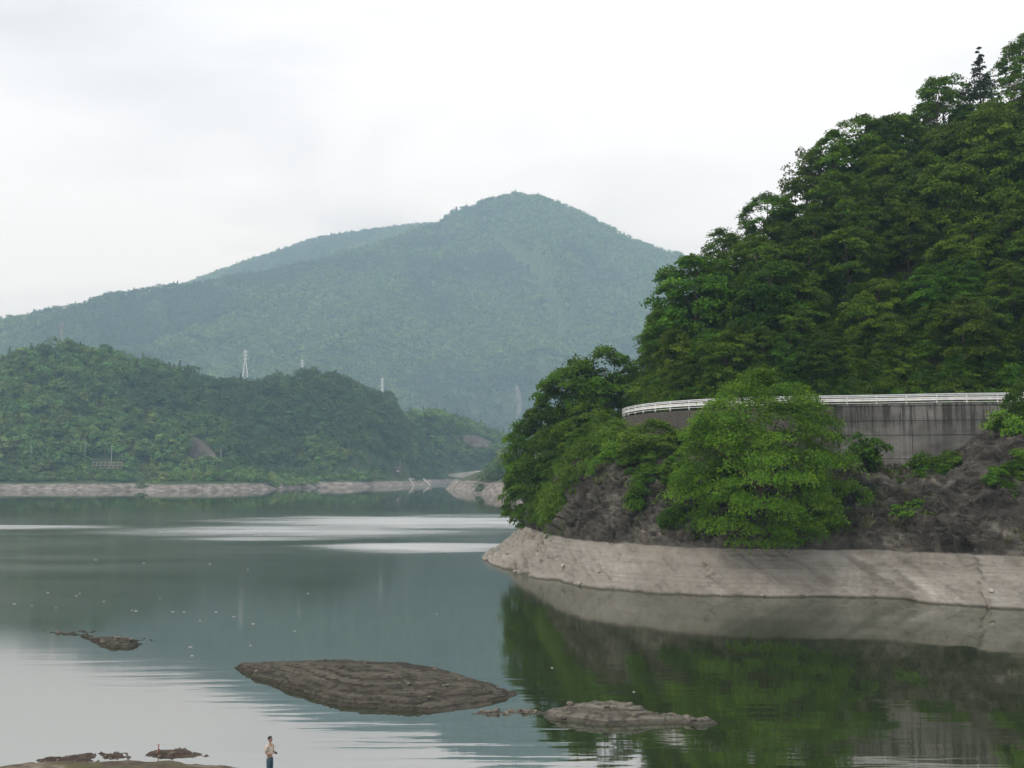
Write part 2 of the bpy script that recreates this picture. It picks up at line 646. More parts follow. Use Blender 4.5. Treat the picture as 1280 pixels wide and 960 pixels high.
# ------------------------------------------------------------------ setting: water
def mat_water():
    t = NT('lake_water')
    geo = t.new('ShaderNodeNewGeometry')
    P = geo.outputs['Position']
    xyz = t.sep_z(P)
    X, Y = xyz[0], xyz[1]

    def ellipse(cx, cy_, rx, ry, rot):
        mp = t.new('ShaderNodeMapping'); mp.vector_type = 'TEXTURE'
        t.l.new(P, mp.inputs['Vector'])
        mp.inputs['Location'].default_value = (cx, cy_, 0)
        mp.inputs['Rotation'].default_value = (0, 0, rot)
        mp.inputs['Scale'].default_value = (rx, ry, 1e6)
        ln = t.new('ShaderNodeVectorMath', operation='LENGTH')
        t.l.new(mp.outputs[0], ln.inputs[0])
        return ln.outputs['Value']
    edge = t.noise(t.pos((0.02, 0.05, 1)), 1.0, 5, 0.6)
    edge2 = t.noise(t.pos((0.012, 0.11, 1), (0, 0, 0.12)), 1.0, 4, 0.6)
    ruffle = None
    for (cx, cy_, rx, ry, rot, lo) in PATCHES:
        d = t.math('ADD', ellipse(cx, cy_, rx, ry, rot), t.math('MULTIPLY', t.math('SUBTRACT', edge, 0.5), 1.9))
        m = t.math('MULTIPLY', t.math('SUBTRACT', 1.5, d, ), 1.05, True)
        m = t.math('MULTIPLY', m, lo)
        ruffle = m if ruffle is None else t.math('MAXIMUM', ruffle, m)
    edge3 = t.noise(t.pos((0.035, 0.085, 1), (0, 0, 0.05)), 1.0, 5, 0.7)
    streak = t.math('MULTIPLY', t.ramp(edge2, [(0.34, 0.6), (0.54, 1.0)]), t.ramp(edge3, [(0.32, 0.7), (0.54, 1.0)]))
    ruffle = t.math('MULTIPLY', ruffle, streak)
    ruffle = t.math('POWER', ruffle, 1.25)
    # calm water: long low ripples whose crests run roughly across the view
    n1 = t.noise(t.pos((0.10, 0.62, 1), (0, 0, -0.10)), 1.0, 2, 0.45, 0.3)
    n2 = t.noise(t.pos((0.5, 1.9, 1), (0, 0, 0.06)), 1.0, 2, 0.5)
    nb = t.noise(t.pos((0.03, 0.05, 1)), 1.0, 3, 0.5)
    gust = t.ramp(nb, [(0.38, 0.25), (0.66, 1.0)])
    rip = t.math('SUBTRACT', 1.7, ellipse(-6, 58, 26, 17, -0.15), True)      # breeze round the rocks
    amp = t.math('ADD', t.math('MULTIPLY', gust, 0.0034), t.math('MULTIPLY', rip, 0.011))
    h = t.math('MULTIPLY', t.math('ADD', n1, t.math('MULTIPLY', n2, 0.16)), amp)
    n3 = t.noise(t.pos((1.4, 1.4, 1)), 1.0, 2)
    h = t.math('ADD', h, t.math('MULTIPLY', n3, t.math('MULTIPLY', ruffle, 0.02)))
    b = t.new('ShaderNodeBump')
    b.inputs['Strength'].default_value = 1.0
    b.inputs['Distance'].default_value = 1.0
    t.l.new(h, b.inputs['Height'])
    opn = t.math('MULTIPLY', t.math('SUBTRACT', 1.35, ellipse(-75, 235, 125, 150, 0.0)), 1.3, True)
    opn = t.math('MULTIPLY', opn, t.ramp(t.noise(t.pos((0.02, 0.05, 1), (0, 0, 0.1), (5, 2, 0)), 1.0, 4, 0.6), [(0.3, 0.55), (0.65, 1.0)]))
    rough = t.math('ADD', t.math('ADD', 0.03, t.math('MULTIPLY', opn, 0.13)), t.math('MULTIPLY', ruffle, 0.48))
    body = t.ramp(t.noise(t.pos((0.02, 0.02, 1)), 1.0, 3), [(0.35, (0.018, 0.026, 0.012)), (0.65, (0.024, 0.032, 0.014))])
    s = t.bsdf(body, rough, b.outputs[0], 0.5, 0.0, 6.0)
    return t.done(s)


PATCHES = []
for (px0, px1, py, hpy, lo) in ((330, 760, 653, 8, 0.9), (180, 560, 664, 6, 0.75), (395, 690, 684, 4.5, 1.0), (-160, 130, 659, 2.5, 0.6), (230, 420, 673, 2.5, 0.5), (430, 700, 607.5, 1.0, 0.6)):
    a, b_ = on(px0, py), on(px1, py)
    y0, y1 = on(500, py + hpy).y, on(500, py - hpy).y
    PATCHES.append(((a.x + b_.x) / 2, (y0 + y1) / 2, abs(b_.x - a.x) / 2, (y1 - y0) / 2, 0.0, lo))

W = mesh_np('water', [(-3800, -150, 0), (3800, -150, 0), (3800, 6000, 0), (-3800, 6000, 0)], [(0, 1, 2, 3)])
tag(mobj('water', W, mat_water()), 'calm green lake water mirroring hills and sky', kind='structure')


# ------------------------------------------------------------------ setting: far terrain
def mat_ground_far(name, hi, lo=4.0):
    t = NT(name)
    z = t.sep_z(t.new('ShaderNodeNewGeometry').outputs['Position'])[2]
    wob = t.math('MULTIPLY', t.math('SUBTRACT', t.noise(t.pos(), 0.08, 4), 0.5), 1.6)
    up = t.math('MULTIPLY', t.math('SUBTRACT', t.math('ADD', z, wob), lo), 2.0, True)
    pale = t.ramp(t.noise(t.pos((0.16, 0.16, 0.5)), 1.0, 7, 0.72), [(0.34, (0.055, 0.048, 0.042)), (0.5, (0.155, 0.137, 0.12)), (0.66, (0.29, 0.262, 0.232))])
    soil = t.ramp(t.noise(t.pos(), 0.05, 5), [(0.35, tuple(x * 0.7 for x in hi)), (0.65, tuple(x * 1.3 for x in hi))])
    nm = t.bump(t.noise(t.pos(), 0.4, 5), 0.7, 1.0)
    return t.done(t.bsdf(t.mix(up, pale, soil), 0.95, nm, 0.1))


SOIL_FAR = mat_ground_far('wooded_ground', (0.042, 0.066, 0.026))


def ridge_height(X, Y, ridges, slope, seed, amp, sc):
    z = np.full(X.shape, -50.0)
    for (pts, sl) in ridges:
        d, v = poly_dist(X, Y, pts)
        z = np.maximum(z, v - (sl or slope) * d)
    P = np.stack([X / sc, Y / sc, np.zeros_like(X)], -1)
    g = fbm(P, seed, 5, 0.5, True)
    fade = np.clip(z / 160.0, 0.0, 1.0)
    dmin = np.full(X.shape, 1e9)
    for (pts, sl) in ridges: dmin = np.minimum(dmin, poly_dist(X, Y, pts)[0])
    keep = np.clip(dmin / (sc * 0.6), 0.06, 1.0)
    return z + g * amp * fade * keep


def terrain(name, x0, x1, y0, y1, step, hf, mat, label):
    xs = np.arange(x0, x1 + step, step); ys = np.arange(y0, y1 + step, step)
    X, Y = np.meshgrid(xs, ys, indexing='ij')
    Z = np.maximum(hf(X, Y), -6.0)
    me = mesh_np(name, np.stack([X, Y, Z], -1).reshape(-1, 3), grid_faces(len(xs), len(ys)), True)
    return tag(mobj(name, me, mat), label, kind='structure')


KM = 1.5                        # the mountain's distances below, times this


def ridge_px(lst, tree=0.0, k=1.0):
    out = []
    for (px, py, Y) in lst:
        p = at(px, py, Y * k)
        out.append((p.x, p.y, p.z - tree))
    return out


TH = 8.0
front = ridge_px([(-420, 470, 1800), (-200, 440, 1850), (0, 401, 1950), (60, 386, 1980), (100, 376, 2000), (180, 358, 2100), (240, 351, 2150), (300, 341, 2200), (335, 338, 2240), (390, 326, 2300), (460, 309, 2390),
                  (500, 296, 2440), (545, 279, 2510), (580, 263, 2560), (620, 246, 2590), (645, 241, 2600), (680, 247, 2600), (720, 263, 2590), (770, 289, 2570),
                  (800, 303, 2550), (830, 315, 2530), (855, 321, 2520), (950, 352, 2480), (1100, 400, 2400), (1350, 450, 2300)], TH, KM)
spur1 = ridge_px([(648, 250, 2590), (640, 330, 2350), (600, 400, 2120), (520, 470, 1850), (470, 540, 1600)], TH, KM)
spur2 = ridge_px([(700, 262, 2580), (760, 350, 2330), (790, 420, 2080), (720, 480, 1850), (690, 540, 1650)], TH, KM)
spur3 = ridge_px([(545, 281, 2505), (430, 370, 2200), (330, 430, 1950), (250, 490, 1700)], TH, KM)
spur4 = ridge_px([(150, 366, 2050), (100, 430, 1800), (60, 500, 1550)], TH, KM)
spur5 = ridge_px([(840, 322, 2520), (900, 400, 2250), (930, 470, 1950), (860, 540, 1700)], TH, KM)
back = ridge_px([(150, 420, 2950), (200, 372, 3000), (240, 351, 3000), (290, 332, 3020), (340, 316, 3050), (400, 297, 3080), (460, 288, 3100), (530, 280, 3120), (600, 282, 3150), (720, 300, 3200)], TH, KM)
MOUNT = [(front, 0.56), (spur1, 0.62), (spur2, 0.62), (spur3, 0.60), (spur4, 0.60), (spur5, 0.60)]


def h_mount(X, Y):
    return ridge_height(X, Y, MOUNT, 0.56, 31, 95.0 * KM, 300.0 * KM)


def h_back(X, Y):
    return ridge_height(X, Y, [(back, 0.5)], 0.5, 47, 60.0 * KM, 420.0 * KM)


terrain('mountain', -1900 * KM, 1700 * KM, 1380 * KM, 3300 * KM, 24, h_mount, SOIL_FAR, 'hazy blue green wooded mountain with a rounded peak beyond the lake')
terrain('mountain_ridge', -1500 * KM, 600 * KM, 2500 * KM, 3700 * KM, 36, h_back, SOIL_FAR, 'darker wooded ridge just behind the left shoulder of the mountain')

# near left hill with its bleached shore
SHL = [on(px, py) for (px, py) in ((-900, 614), (-400, 613.5), (-150, 613), (0, 613), (60, 612.6), (120, 612.8), (168, 612.2), (178, 614), (260, 613.5), (330, 612), (365, 610.6), (400, 609.8), (448, 609.6), (462, 608.6), (484, 608.2), (540, 606.2), (552, 604.4))]
SHL = [(p.x, p.y) for p in SHL] + [(-66, 1236), (-40, 1252), (20, 1262), (120, 1262), (260, 1255), (600, 1250), (600, 2400), (-2600, 2400), (-2600, 700)]
TL = 8.0
hill_a = ridge_px([(-700, 520, 1000), (-350, 490, 1000), (-120, 470, 990), (0, 450, 980), (40, 433, 975), (80, 426, 975), (130, 430, 985), (180, 441, 1000), (220, 455, 1020), (260, 468, 1040), (300, 471, 1060), (340, 468, 1080), (380, 463, 1090),
                   (410, 466, 1090), (450, 481, 1110), (500, 503, 1170), (545, 515, 1300), (572, 522, 1380), (600, 532, 1440), (640, 546, 1480), (700, 560, 1550)], TL)
hill_b = ridge_px([(80, 430, 972), (60, 500, 900), (30, 560, 850)], TL)
hill_c = ridge_px([(380, 466, 1085), (340, 520, 1000), (300, 565, 920)], TL)
hill_d = ridge_px([(500, 505, 1118), (480, 545, 1080), (460, 580, 1020)], TL)
hill_e = ridge_px([(215, 457, 1018), (200, 520, 930), (180, 570, 860)], TL)
hill_f = ridge_px([(1000, 500, 1900), (760, 545, 1700), (640, 556, 1560), (570, 560, 1500)], TL)


def h_left(X, Y):
    z = ridge_height(X, Y, [(hill_a, 0.62), (hill_b, 0.75), (hill_c, 0.75), (hill_d, 0.75), (hill_e, 0.8), (hill_f, 0.35)], 0.62, 61, 14.0, 90.0)
    d, _ = poly_dist(X, Y, SHL + [SHL[0]])
    sd = np.where(in_poly(X, Y, SHL), d, -d)
    P = np.stack([X / 22, Y / 22, np.zeros_like(X)], -1)
    n = fbm(P, 5, 4)
    sd = sd + n * 2.5
    prof = np.where(sd < 0, sd * 0.5, np.where(sd < 9, sd * 0.55, 4.95 + (sd - 9) * 0.30))
    prof = prof + np.where(sd > 0, fbm(P * 5, 9, 3) * 0.5, 0)
    lim = np.maximum(z, np.minimum(4.95 + np.maximum(sd - 9, 0) * 0.12, 14))
    return np.where(sd < 9, prof, np.minimum(prof + np.maximum(sd - 26, 0) * 3, lim))


terrain('wooded_hill', -1150, 420, 700, 1560, 4, h_left, SOIL_FAR, 'wooded hill with a pale bare shoreline across the lake')

# far rocky spit beyond the headland
SPIT = [on(px, py) for (px, py) in ((557, 611.2), (562, 612.2), (578, 613.2), (588, 616.5), (606, 618.6), (628, 619.4), (660, 621))]
SPIT = [(p.x, p.y) for p in SPIT] + [(60, 545), (160, 540), (300, 560), (330, 760), (160, 900), (20, 860), (-35, 845)]


def h_spit(X, Y):
    d, _ = poly_dist(X, Y, SPIT + [SPIT[0]])
    sd = np.where(in_poly(X, Y, SPIT), d, -d)
    P = np.stack([X / 9, Y / 9, np.zeros_like(X)], -1)
    sd = sd + fbm(P, 77, 4) * 1.2
    return np.where(sd < 0, sd * 0.6, np.where(sd < 6, sd * 0.95, 5.7 + (sd - 6) * 0.40)) + fbm(P * 3, 3, 3) * 0.4


terrain('rocky_spit', -70, 330, 530, 900, 3.0, h_spit, mat_ground_far('spit_rock', (0.05, 0.058, 0.03), 6.2), 'pale rocky spit with bushes jutting out behind the headland')

# ------------------------------------------------------------------ the headland: cliff, road, hillside as lofted strips
#        S (waterline)   H (high water)   T (x, y, z top of rock)   Rd (road edge)   G (ridge)
COLS = [((112, 92), (112, 97), (112, 112, 19), (112, 115), (165, 212, 108)),
        ((80, 96), (80, 100), (82, 118, 18.5), (82, 121), (122, 204, 95)),
        ((47, 103), (48.7, 107), (57.5, 125.5, 18), (58.5, 128.5), (92, 197, 80)),
        ((43.5, 105), (44.4, 111), (51, 127, 14.2), (51, 130), (80, 192, 73)),
        ((39.5, 109.5), (41, 113.5), (46.5, 128.5, 12.4), (46.5, 131.5), (70, 188, 67)),
        ((36.8, 112), (37.9, 115.5), (41.5, 130, 13), (41.5, 133), (60, 184, 60)),
        ((29.2, 113.6), (30, 116.7), (34, 131.5, 14), (34, 135), (50, 180, 53)),
        ((21, 114.7), (21.9, 118.3), (27, 134, 16), (27, 138), (40, 176, 45)),
        ((13.5, 118), (14.4, 125), (21, 140, 17.2), (21.3, 143.5), (33, 172, 39)),
        ((8.8, 123), (10, 130), (17, 146, 17.5), (18, 149.5), (29, 171, 36)),
        ((5.5, 129), (6.4, 138), (15, 152, 18), (16.6, 155), (26, 170, 34)),
        ((2.9, 135), (4.2, 149), (13.6, 157, 18.5), (16, 160), (25, 171, 31)),
        ((-1.1, 148), (2.6, 160), (12.5, 163, 19), (16.3, 166), (25, 173, 28)),
        ((-3.8, 163), (1.9, 167), (13.5, 172, 19.6), (18, 173), (27, 177, 28)),
        ((-2.5, 174), (2.5, 176), (17, 182, 19.8), (20, 182), (32, 184, 31)),
        ((6, 192), (10, 193), (23, 194, 19.8), (25, 193), (42, 192, 39)),
        ((22, 212), (25, 210), (33, 206, 19.8), (35, 204), (60, 200, 52)),
        ((62, 240), (63, 236), (64, 228, 19.8), (65, 225), (97, 207, 74))]
ROADZ = 20.4


def catmull(P, n):
    """P (k,3) -> (n,3) evenly in chord length"""
    P = np.asarray(P, float)
    k = len(P)
    Q = np.vstack([2 * P[0] - P[1], P, 2 * P[-1] - P[-2]])
    out = []
    for i in range(k - 1):
        p0, p1, p2, p3 = Q[i], Q[i + 1], Q[i + 2], Q[i + 3]
        t = np.linspace(0, 1, 60, endpoint=(i == k - 2))[:, None]
        out.append(0.5 * ((2 * p1) + (-p0 + p2) * t + (2 * p0 - 5 * p1 + 4 * p2 - p3) * t ** 2 + (-p0 + 3 * p1 - 3 * p2 + p3) * t ** 3))
    return np.vstack(out)          # same parameter for each row


def loft(rows, per_v, nsub):
    """rows: list of (k,3) control rows; returns grid (nu, nv, 3)"""
    D = [catmull(r, 0) for r in rows]
    # resample all with the parameter spacing of the first row so cells stay even
    ref = D[0]
    s = np.concatenate([[0], np.cumsum(np.linalg.norm(np.diff(ref, axis=0), axis=1))])
    u = np.linspace(0, s[-1], nsub)
    D = [np.stack([np.interp(u, s, d[:, c]) for c in range(3)], -1) for d in D]
    G_ = []
    for i in range(len(D) - 1):
        t = np.linspace(0, 1, per_v[i], endpoint=(i == len(D) - 2))
        G_ += [D[i] * (1 - a) + D[i + 1] * a for a in t]
    return np.stack(G_, 1)


def grid_normals(G_):
    du = np.gradient(G_, axis=0); dv = np.gradient(G_, axis=1)
    n = np.cross(du, dv)
    return n / (np.linalg.norm(n, axis=-1, keepdims=True) + 1e-9)


S0 = np.array([(c[0][0], c[0][1], 0.0) for c in COLS])
H0 = np.array([(c[1][0], c[1][1], 4.5) for c in COLS])
T0 = np.array([c[2] for c in COLS], float)
R0 = np.array([(c[3][0], c[3][1], ROADZ) for c in COLS])
G0 = np.array([c[4] for c in COLS], float)
U0 = S0 - (H0 - S0) * np.array([1, 1, 0]) * 0.8; U0[:, 2] = -4.0
MF = np.array([.45] * 6 + [.42, .42, .42, .40, .40, .45, .45, .5, .5, .5, .5, .5])[:, None]
M0 = H0 * (1 - MF) + T0 * MF
M0[:, 2] = 4.5 + (T0[:, 2] - 4.5) * np.array([.72, .72, .66, .66, .72, .72, .66, .62, .58, .58, .6, .6, .6, .6, .6, .6, .6, .6])
inw = (G0 - R0) * np.array([1, 1, 0]); inw /= np.linalg.norm(inw, axis=1, keepdims=True)
W0 = R0 + inw * 0.6; W0[:, 2] = T0[:, 2] + 0.4
W0[13:, 2] = ROADZ - 0.02

NU = 1150
cl = loft([U0, S0, H0, M0, T0, W0], [6, 40, 60, 46, 10], NU)
nrm = grid_normals(cl)
nrm *= np.where(nrm[..., 2:3].mean() < 0, -1.0, 1.0)
zc = cl[..., 2]
dark = np.clip((zc - 4.3) / 0.8, 0, 1)
rockn = fbm(cl / np.array([5.0, 5.0, 4.0]), 11, 5, 0.55, True) * 1.15 + fbm(cl / 1.5, 21, 4, 0.6) * 0.55 - np.abs(fbm(cl / np.array([2.6, 2.6, 2.0]) + 40, 25, 4, 0.6)) * 1.6 + 0.35
wp = cl + np.stack([fbm(cl / 3.0, 71, 3), fbm(cl / 3.0, 72, 3), fbm(cl / 3.0, 73, 3)], -1) * 1.6
for (bs, ba, sd_) in ((np.array([2.6, 2.6, 1.7]), 0.75, 81), (np.array([1.1, 1.1, 0.8]), 0.32, 83)):
    q_ = np.floor((wp + 0.3 * wp[..., [2, 0, 1]]) / bs).astype(np.int64)
    rockn = rockn + (_hash(q_[..., 0], q_[..., 1], q_[..., 2], sd_) - 0.5) * ba
# slanting joints across the bleached lower slope
diag = (cl[..., 0] * 0.55 + cl[..., 2] * 0.9 - cl[..., 1] * 0.18)
palen = fbm(np.stack([diag / 1.3, cl[..., 1] / 14, cl[..., 0] / 18], -1), 33, 5, 0.6) * 0.75 + fbm(cl / 4.5, 37, 5, 0.55) * 0.75 + fbm(cl / 0.9, 39, 3) * 0.16
palen = palen - np.clip(fbm(np.stack([diag / 3.2, cl[..., 1] / 9, cl[..., 0] / 30], -1), 35, 3, 0.5, True) - 0.45, 0, 1) * 1.3 + (np.floor(zc / 0.42) * 0.42 - zc + 0.21) * 0.35
top = np.clip((np.arange(cl.shape[1]) - (cl.shape[1] - 12)) / 6.0, 0, 1)[None, :]
cl = cl + nrm * (rockn * dark * (1 - 0.7 * top) + palen * (1 - dark))[..., None]


def mat_cliff():
    t = NT('cliff_rock')
    geo = t.new('ShaderNodeNewGeometry')
    z = t.sep_z(geo.outputs['Position'])[2]
    wob = t.math('MULTIPLY', t.math('SUBTRACT', t.noise(t.pos(), 0.5, 4), 0.5), 0.45)
    zz = t.math('ADD', z, wob)
    up = t.math('MULTIPLY', t.math('SUBTRACT', zz, 4.42), 6.0, True)
    # bleached band
    big = t.noise(t.pos((0.16, 0.10, 0.22), (0, R(-35), 0)), 1.0, 8, 0.70, 0.6)
    pale = t.ramp(big, [(0.30, (0.115, 0.104, 0.084)), (0.43, (0.225, 0.208, 0.178)), (0.58, (0.315, 0.296, 0.258)), (0.72, (0.47, 0.445, 0.395))])
    dv = t.noise(t.pos((1.1, 0.12, 0.16), (0, R(-38), 0)), 1.0, 5, 0.65)
    pale = t.mix(t.ramp(dv, [(0.40, 0.75), (0.58, 0.0)]), pale, (0.27, 0.24, 0.20))
    pale = t.mix(t.ramp(t.noise(t.pos((0.22, 0.12, 0.42), (0, R(-30), 0), (4, 9, 1)), 1.0, 5, 0.7, 0.5), [(0.60, 0.0), (0.67, 0.85)]), pale, (0.085, 0.070, 0.050))
    pale = t.mix(t.ramp(t.noise(t.pos((0.06, 0.06, 2.2)), 1.0, 3, 0.5), [(0.55, 0.0), (0.72, 0.35)]), pale, (0.24, 0.20, 0.165))
    wet = t.math('SUBTRACT', 1.0, t.math('MULTIPLY', t.math('SUBTRACT', z, 0.06), 6.0, True), True)
    pale = t.mix(t.math('MULTIPLY', wet, 0.8), pale, (0.05, 0.045, 0.03))
    # weathered rock above
    dn = t.noise(t.pos((0.22, 0.22, 0.35)), 1.0, 7, 0.68)
    dk = t.ramp(dn, [(0.30, (0.013, 0.011, 0.009)), (0.45, (0.040, 0.035, 0.028)), (0.56, (0.082, 0.073, 0.060)), (0.70, (0.21, 0.19, 0.158))])
    dk = t.mix(t.ramp(t.noise(t.pos((0.9, 0.4, 0.13), (0, R(18), 0)), 1.0, 5, 0.6), [(0.54, 0.0), (0.68, 0.6)]), dk, (0.13, 0.112, 0.093))
    dk = t.mix(t.ramp(t.noise(t.pos((0.25, 0.25, 0.25), (0, 0, 0), (7, 3, 2)), 1.0, 5, 0.65), [(0.58, 0.0), (0.68, 0.7)]), dk, (0.05, 0.062, 0.024))
    vc = t.new('ShaderNodeTexVoronoi'); vc.feature = 'DISTANCE_TO_EDGE'
    wv = t.new('ShaderNodeVectorMath', operation='ADD')
    nz = t.new('ShaderNodeTexNoise'); nz.inputs['Scale'].default_value = 0.7; nz.inputs['Detail'].default_value = 4
    t.l.new(t.pos((1, 1, 1)), nz.inputs['Vector'])
    t.l.new(t.pos((0.75, 0.75, 0.5), (0, R(25), 0)), wv.inputs[0]); t.l.new(nz.outputs['Color'], wv.inputs[1])
    t.l.new(wv.outputs[0], vc.inputs['Vector'])
    crack = t.ramp(vc.outputs['Distance'], [(0.0, 1.0), (0.045, 0.0)])
    dk = t.mix(t.math('MULTIPLY', crack, 0.8), dk, (0.008, 0.007, 0.006))
    pale = t.mix(t.math('MULTIPLY', crack, 0.22), pale, (0.10, 0.09, 0.07))
    lines = t.ramp(t.noise(t.pos((0.02, 0.02, 5.0), (0, 0, 0), (1, 1, 4)), 1.0, 4, 0.65), [(0.50, 0.0), (0.62, 0.45)])
    pale = t.mix(lines, pale, (0.19, 0.172, 0.142))
    col = t.mix(up, pale, dk)
    b1 = t.bump(t.noise(t.pos(), 0.9, 10, 0.72), 1.0, 0.5)
    b2 = t.bump(t.noise(t.pos((3, 3, 5)), 1.0, 5, 0.6), 0.5, 0.08, b1)
    return t.done(t.bsdf(col, 0.93, b2, 0.15))


CLIFF = mat_cliff()
me = mesh_np('cliff', cl.reshape(-1, 3), grid_faces(cl.shape[0], cl.shape[1]), True)
fz = cl[..., 2].reshape(-1)[grid_faces(cl.shape[0], cl.shape[1])].mean(1)
me.polygons.foreach_set('use_smooth', fz < 4.75)
tag(mobj('cliff', me, CLIFF), 'rocky headland cliff, bleached pale below the high water line and dark above', kind='structure')

BOULDERS = []
BOULDM = mat_plain('bleached_stone', (0.27, 0.25, 0.215), 0.95, 0.5, 1.5, 0.1, 0.05)
for k in range(4):
    bm = bmesh.new(); bmesh.ops.create_icosphere(bm, subdivisions=1, radius=1.0)
    for v in bm.verts: v.co *= random.uniform(0.7, 1.2)
    bme = bpy.data.meshes.new('stone'); bm.to_mesh(bme); bm.free(); bme.materials.append(BOULDM)
    BOULDERS.append(bme)
cliff_o = bpy.data.objects['cliff']
rs = np.random.default_rng(71)
for k in range(110):
    iu = int(rs.integers(0, int(NU * 0.75))); iv = int(6 + 40 * rs.random() ** 2.2)
    q = 0.08 + 0.30 * rs.random() ** 3
    st = mobj('stone', BOULDERS[int(rs.integers(4))], None, cliff_o)
    st.location = cl[iu, iv] + np.array([0, 0, q * 0.2]); st.scale = (q * 1.3, q, q * 0.75)
    st.rotation_euler = (rs.normal(0, .3), rs.normal(0, .3), rs.random() * 6.28)
# road on top
I0 = R0 + inw * 6.8
E0 = R0 + inw * 0.0
rd = loft([E0 + np.array([0, 0, 0.0]), I0], [3], 240)
def flat_mat(name, c, v=0.2):
    return mat_plain(name, c, 0.9, v, 1.5, 0.2, 0.01)
me = mesh_np('road', rd.reshape(-1, 3), grid_faces(rd.shape[0], rd.shape[1]), True)
tag(mobj('road', me, flat_mat('asphalt', (0.055, 0.055, 0.055))), 'narrow asphalt road carried round the headland above the retaining wall', kind='structure')

# hillside
A0 = I0 + np.array([0, 0, -0.05])
B0 = A0 * 0.86 + G0 * 0.14; B0[:, 2] = ROADZ + (G0[:, 2] - ROADZ) * 0.20
C0 = A0 * 0.45 + G0 * 0.55; C0[:, 2] = ROADZ + (G0[:, 2] - ROADZ) * 0.60
D0 = G0 * 1.0
Z0 = D0 + inw * 40; Z0[:, 2] = G0[:, 2] - 16
hl = loft([A0, B0, C0, D0], [8, 18, 18], 260)
hn = fbm(hl / 12.0, 91, 4) * 1.6
lift = np.clip(np.arange(hl.shape[1]) / 6.0, 0, 1)[None, :]
hl[..., 2] += hn * lift
me = mesh_np('hillside', hl.reshape(-1, 3), grid_faces(hl.shape[0], hl.shape[1]), True)
EARTH = mat_plain('forest_floor', (0.040, 0.038, 0.022), 0.95, 0.4, 0.6, 0.1, 0.15)
tag(mobj('hillside', me, EARTH), 'steep hillside rising behind the road under dense trees', kind='structure')
# ------------------------------------------------------------------ retaining walls, fence
road_line = catmull(R0, 0)
seg = np.linalg.norm(np.diff(road_line[:, :2], axis=0), axis=1)
arc = np.concatenate([[0], np.cumsum(seg)])


def road_at(s, off=0.0, z=ROADZ):
    x = np.interp(s, arc, road_line[:, 0]); y = np.interp(s, arc, road_line[:, 1])
    x2 = np.interp(s + 0.3, arc, road_line[:, 0]); y2 = np.interp(s + 0.3, arc, road_line[:, 1])
    x1 = np.interp(s - 0.3, arc, road_line[:, 0]); y1 = np.interp(s - 0.3, arc, road_line[:, 1])
    t = Vector((x2 - x1, y2 - y1, 0)).normalized()
    nin = Vector((t.y, -t.x, 0))            # towards the hill
    return Vector((x, y, z)) + nin * off, t, nin


def arc_of_x(xq):
    i = int(np.argmin(np.abs(road_line[:600, 0] - xq)))
    return arc[i]


def mat_concrete():
    t = NT('stained_concrete')
    base = t.ramp(t.noise(t.pos((0.25, 0.25, 0.5)), 1.0, 6, 0.6), [(0.32, (0.085, 0.080, 0.071)), (0.68, (0.190, 0.180, 0.163))])
    st = t.noise(t.pos((1.7, 1.7, 0.07)), 1.0, 5, 0.7)
    z = t.sep_z(t.new('ShaderNodeNewGeometry').outputs['Position'])[2]
    topz = t.math('MULTIPLY', t.math('SUBTRACT', z, 16.6), 0.6, True)
    k = t.math('MULTIPLY', t.ramp(st, [(0.46, 0.0), (0.58, 1.0)]), t.math('ADD', 0.25, t.math('MULTIPLY', topz, 0.65)))
    col = t.mix(k, base, (0.036, 0.033, 0.030))
    wh = t.ramp(t.noise(t.pos((2.6, 2.6, 0.10), (0, 0, 0), (3, 1, 0)), 1.0, 4, 0.6), [(0.66, 0.0), (0.74, 0.6)])
    col = t.mix(wh, col, (0.34, 0.33, 0.31))
    oi = t.new('ShaderNodeObjectInfo')
    hs = t.new('ShaderNodeHueSaturation')
    t.l.new(t.math('ADD', 0.85, t.math('MULTIPLY', oi.outputs['Random'], 0.35)), hs.inputs['Value'])
    t.l.new(col, hs.inputs['Color'])
    col = t.mix(t.ramp(t.noise(t.pos((0.5, 0.5, 0.8), (0, 0, 0), (2, 8, 3)), 1.0, 6, 0.7), [(0.55, 0.0), (0.70, 0.55)]), hs.outputs[0], (0.055, 0.058, 0.040))
    nm = t.bump(t.noise(t.pos(), 5, 5), 0.5, 0.02)
    return t.done(t.bsdf(col, 0.9, nm, 0.2))


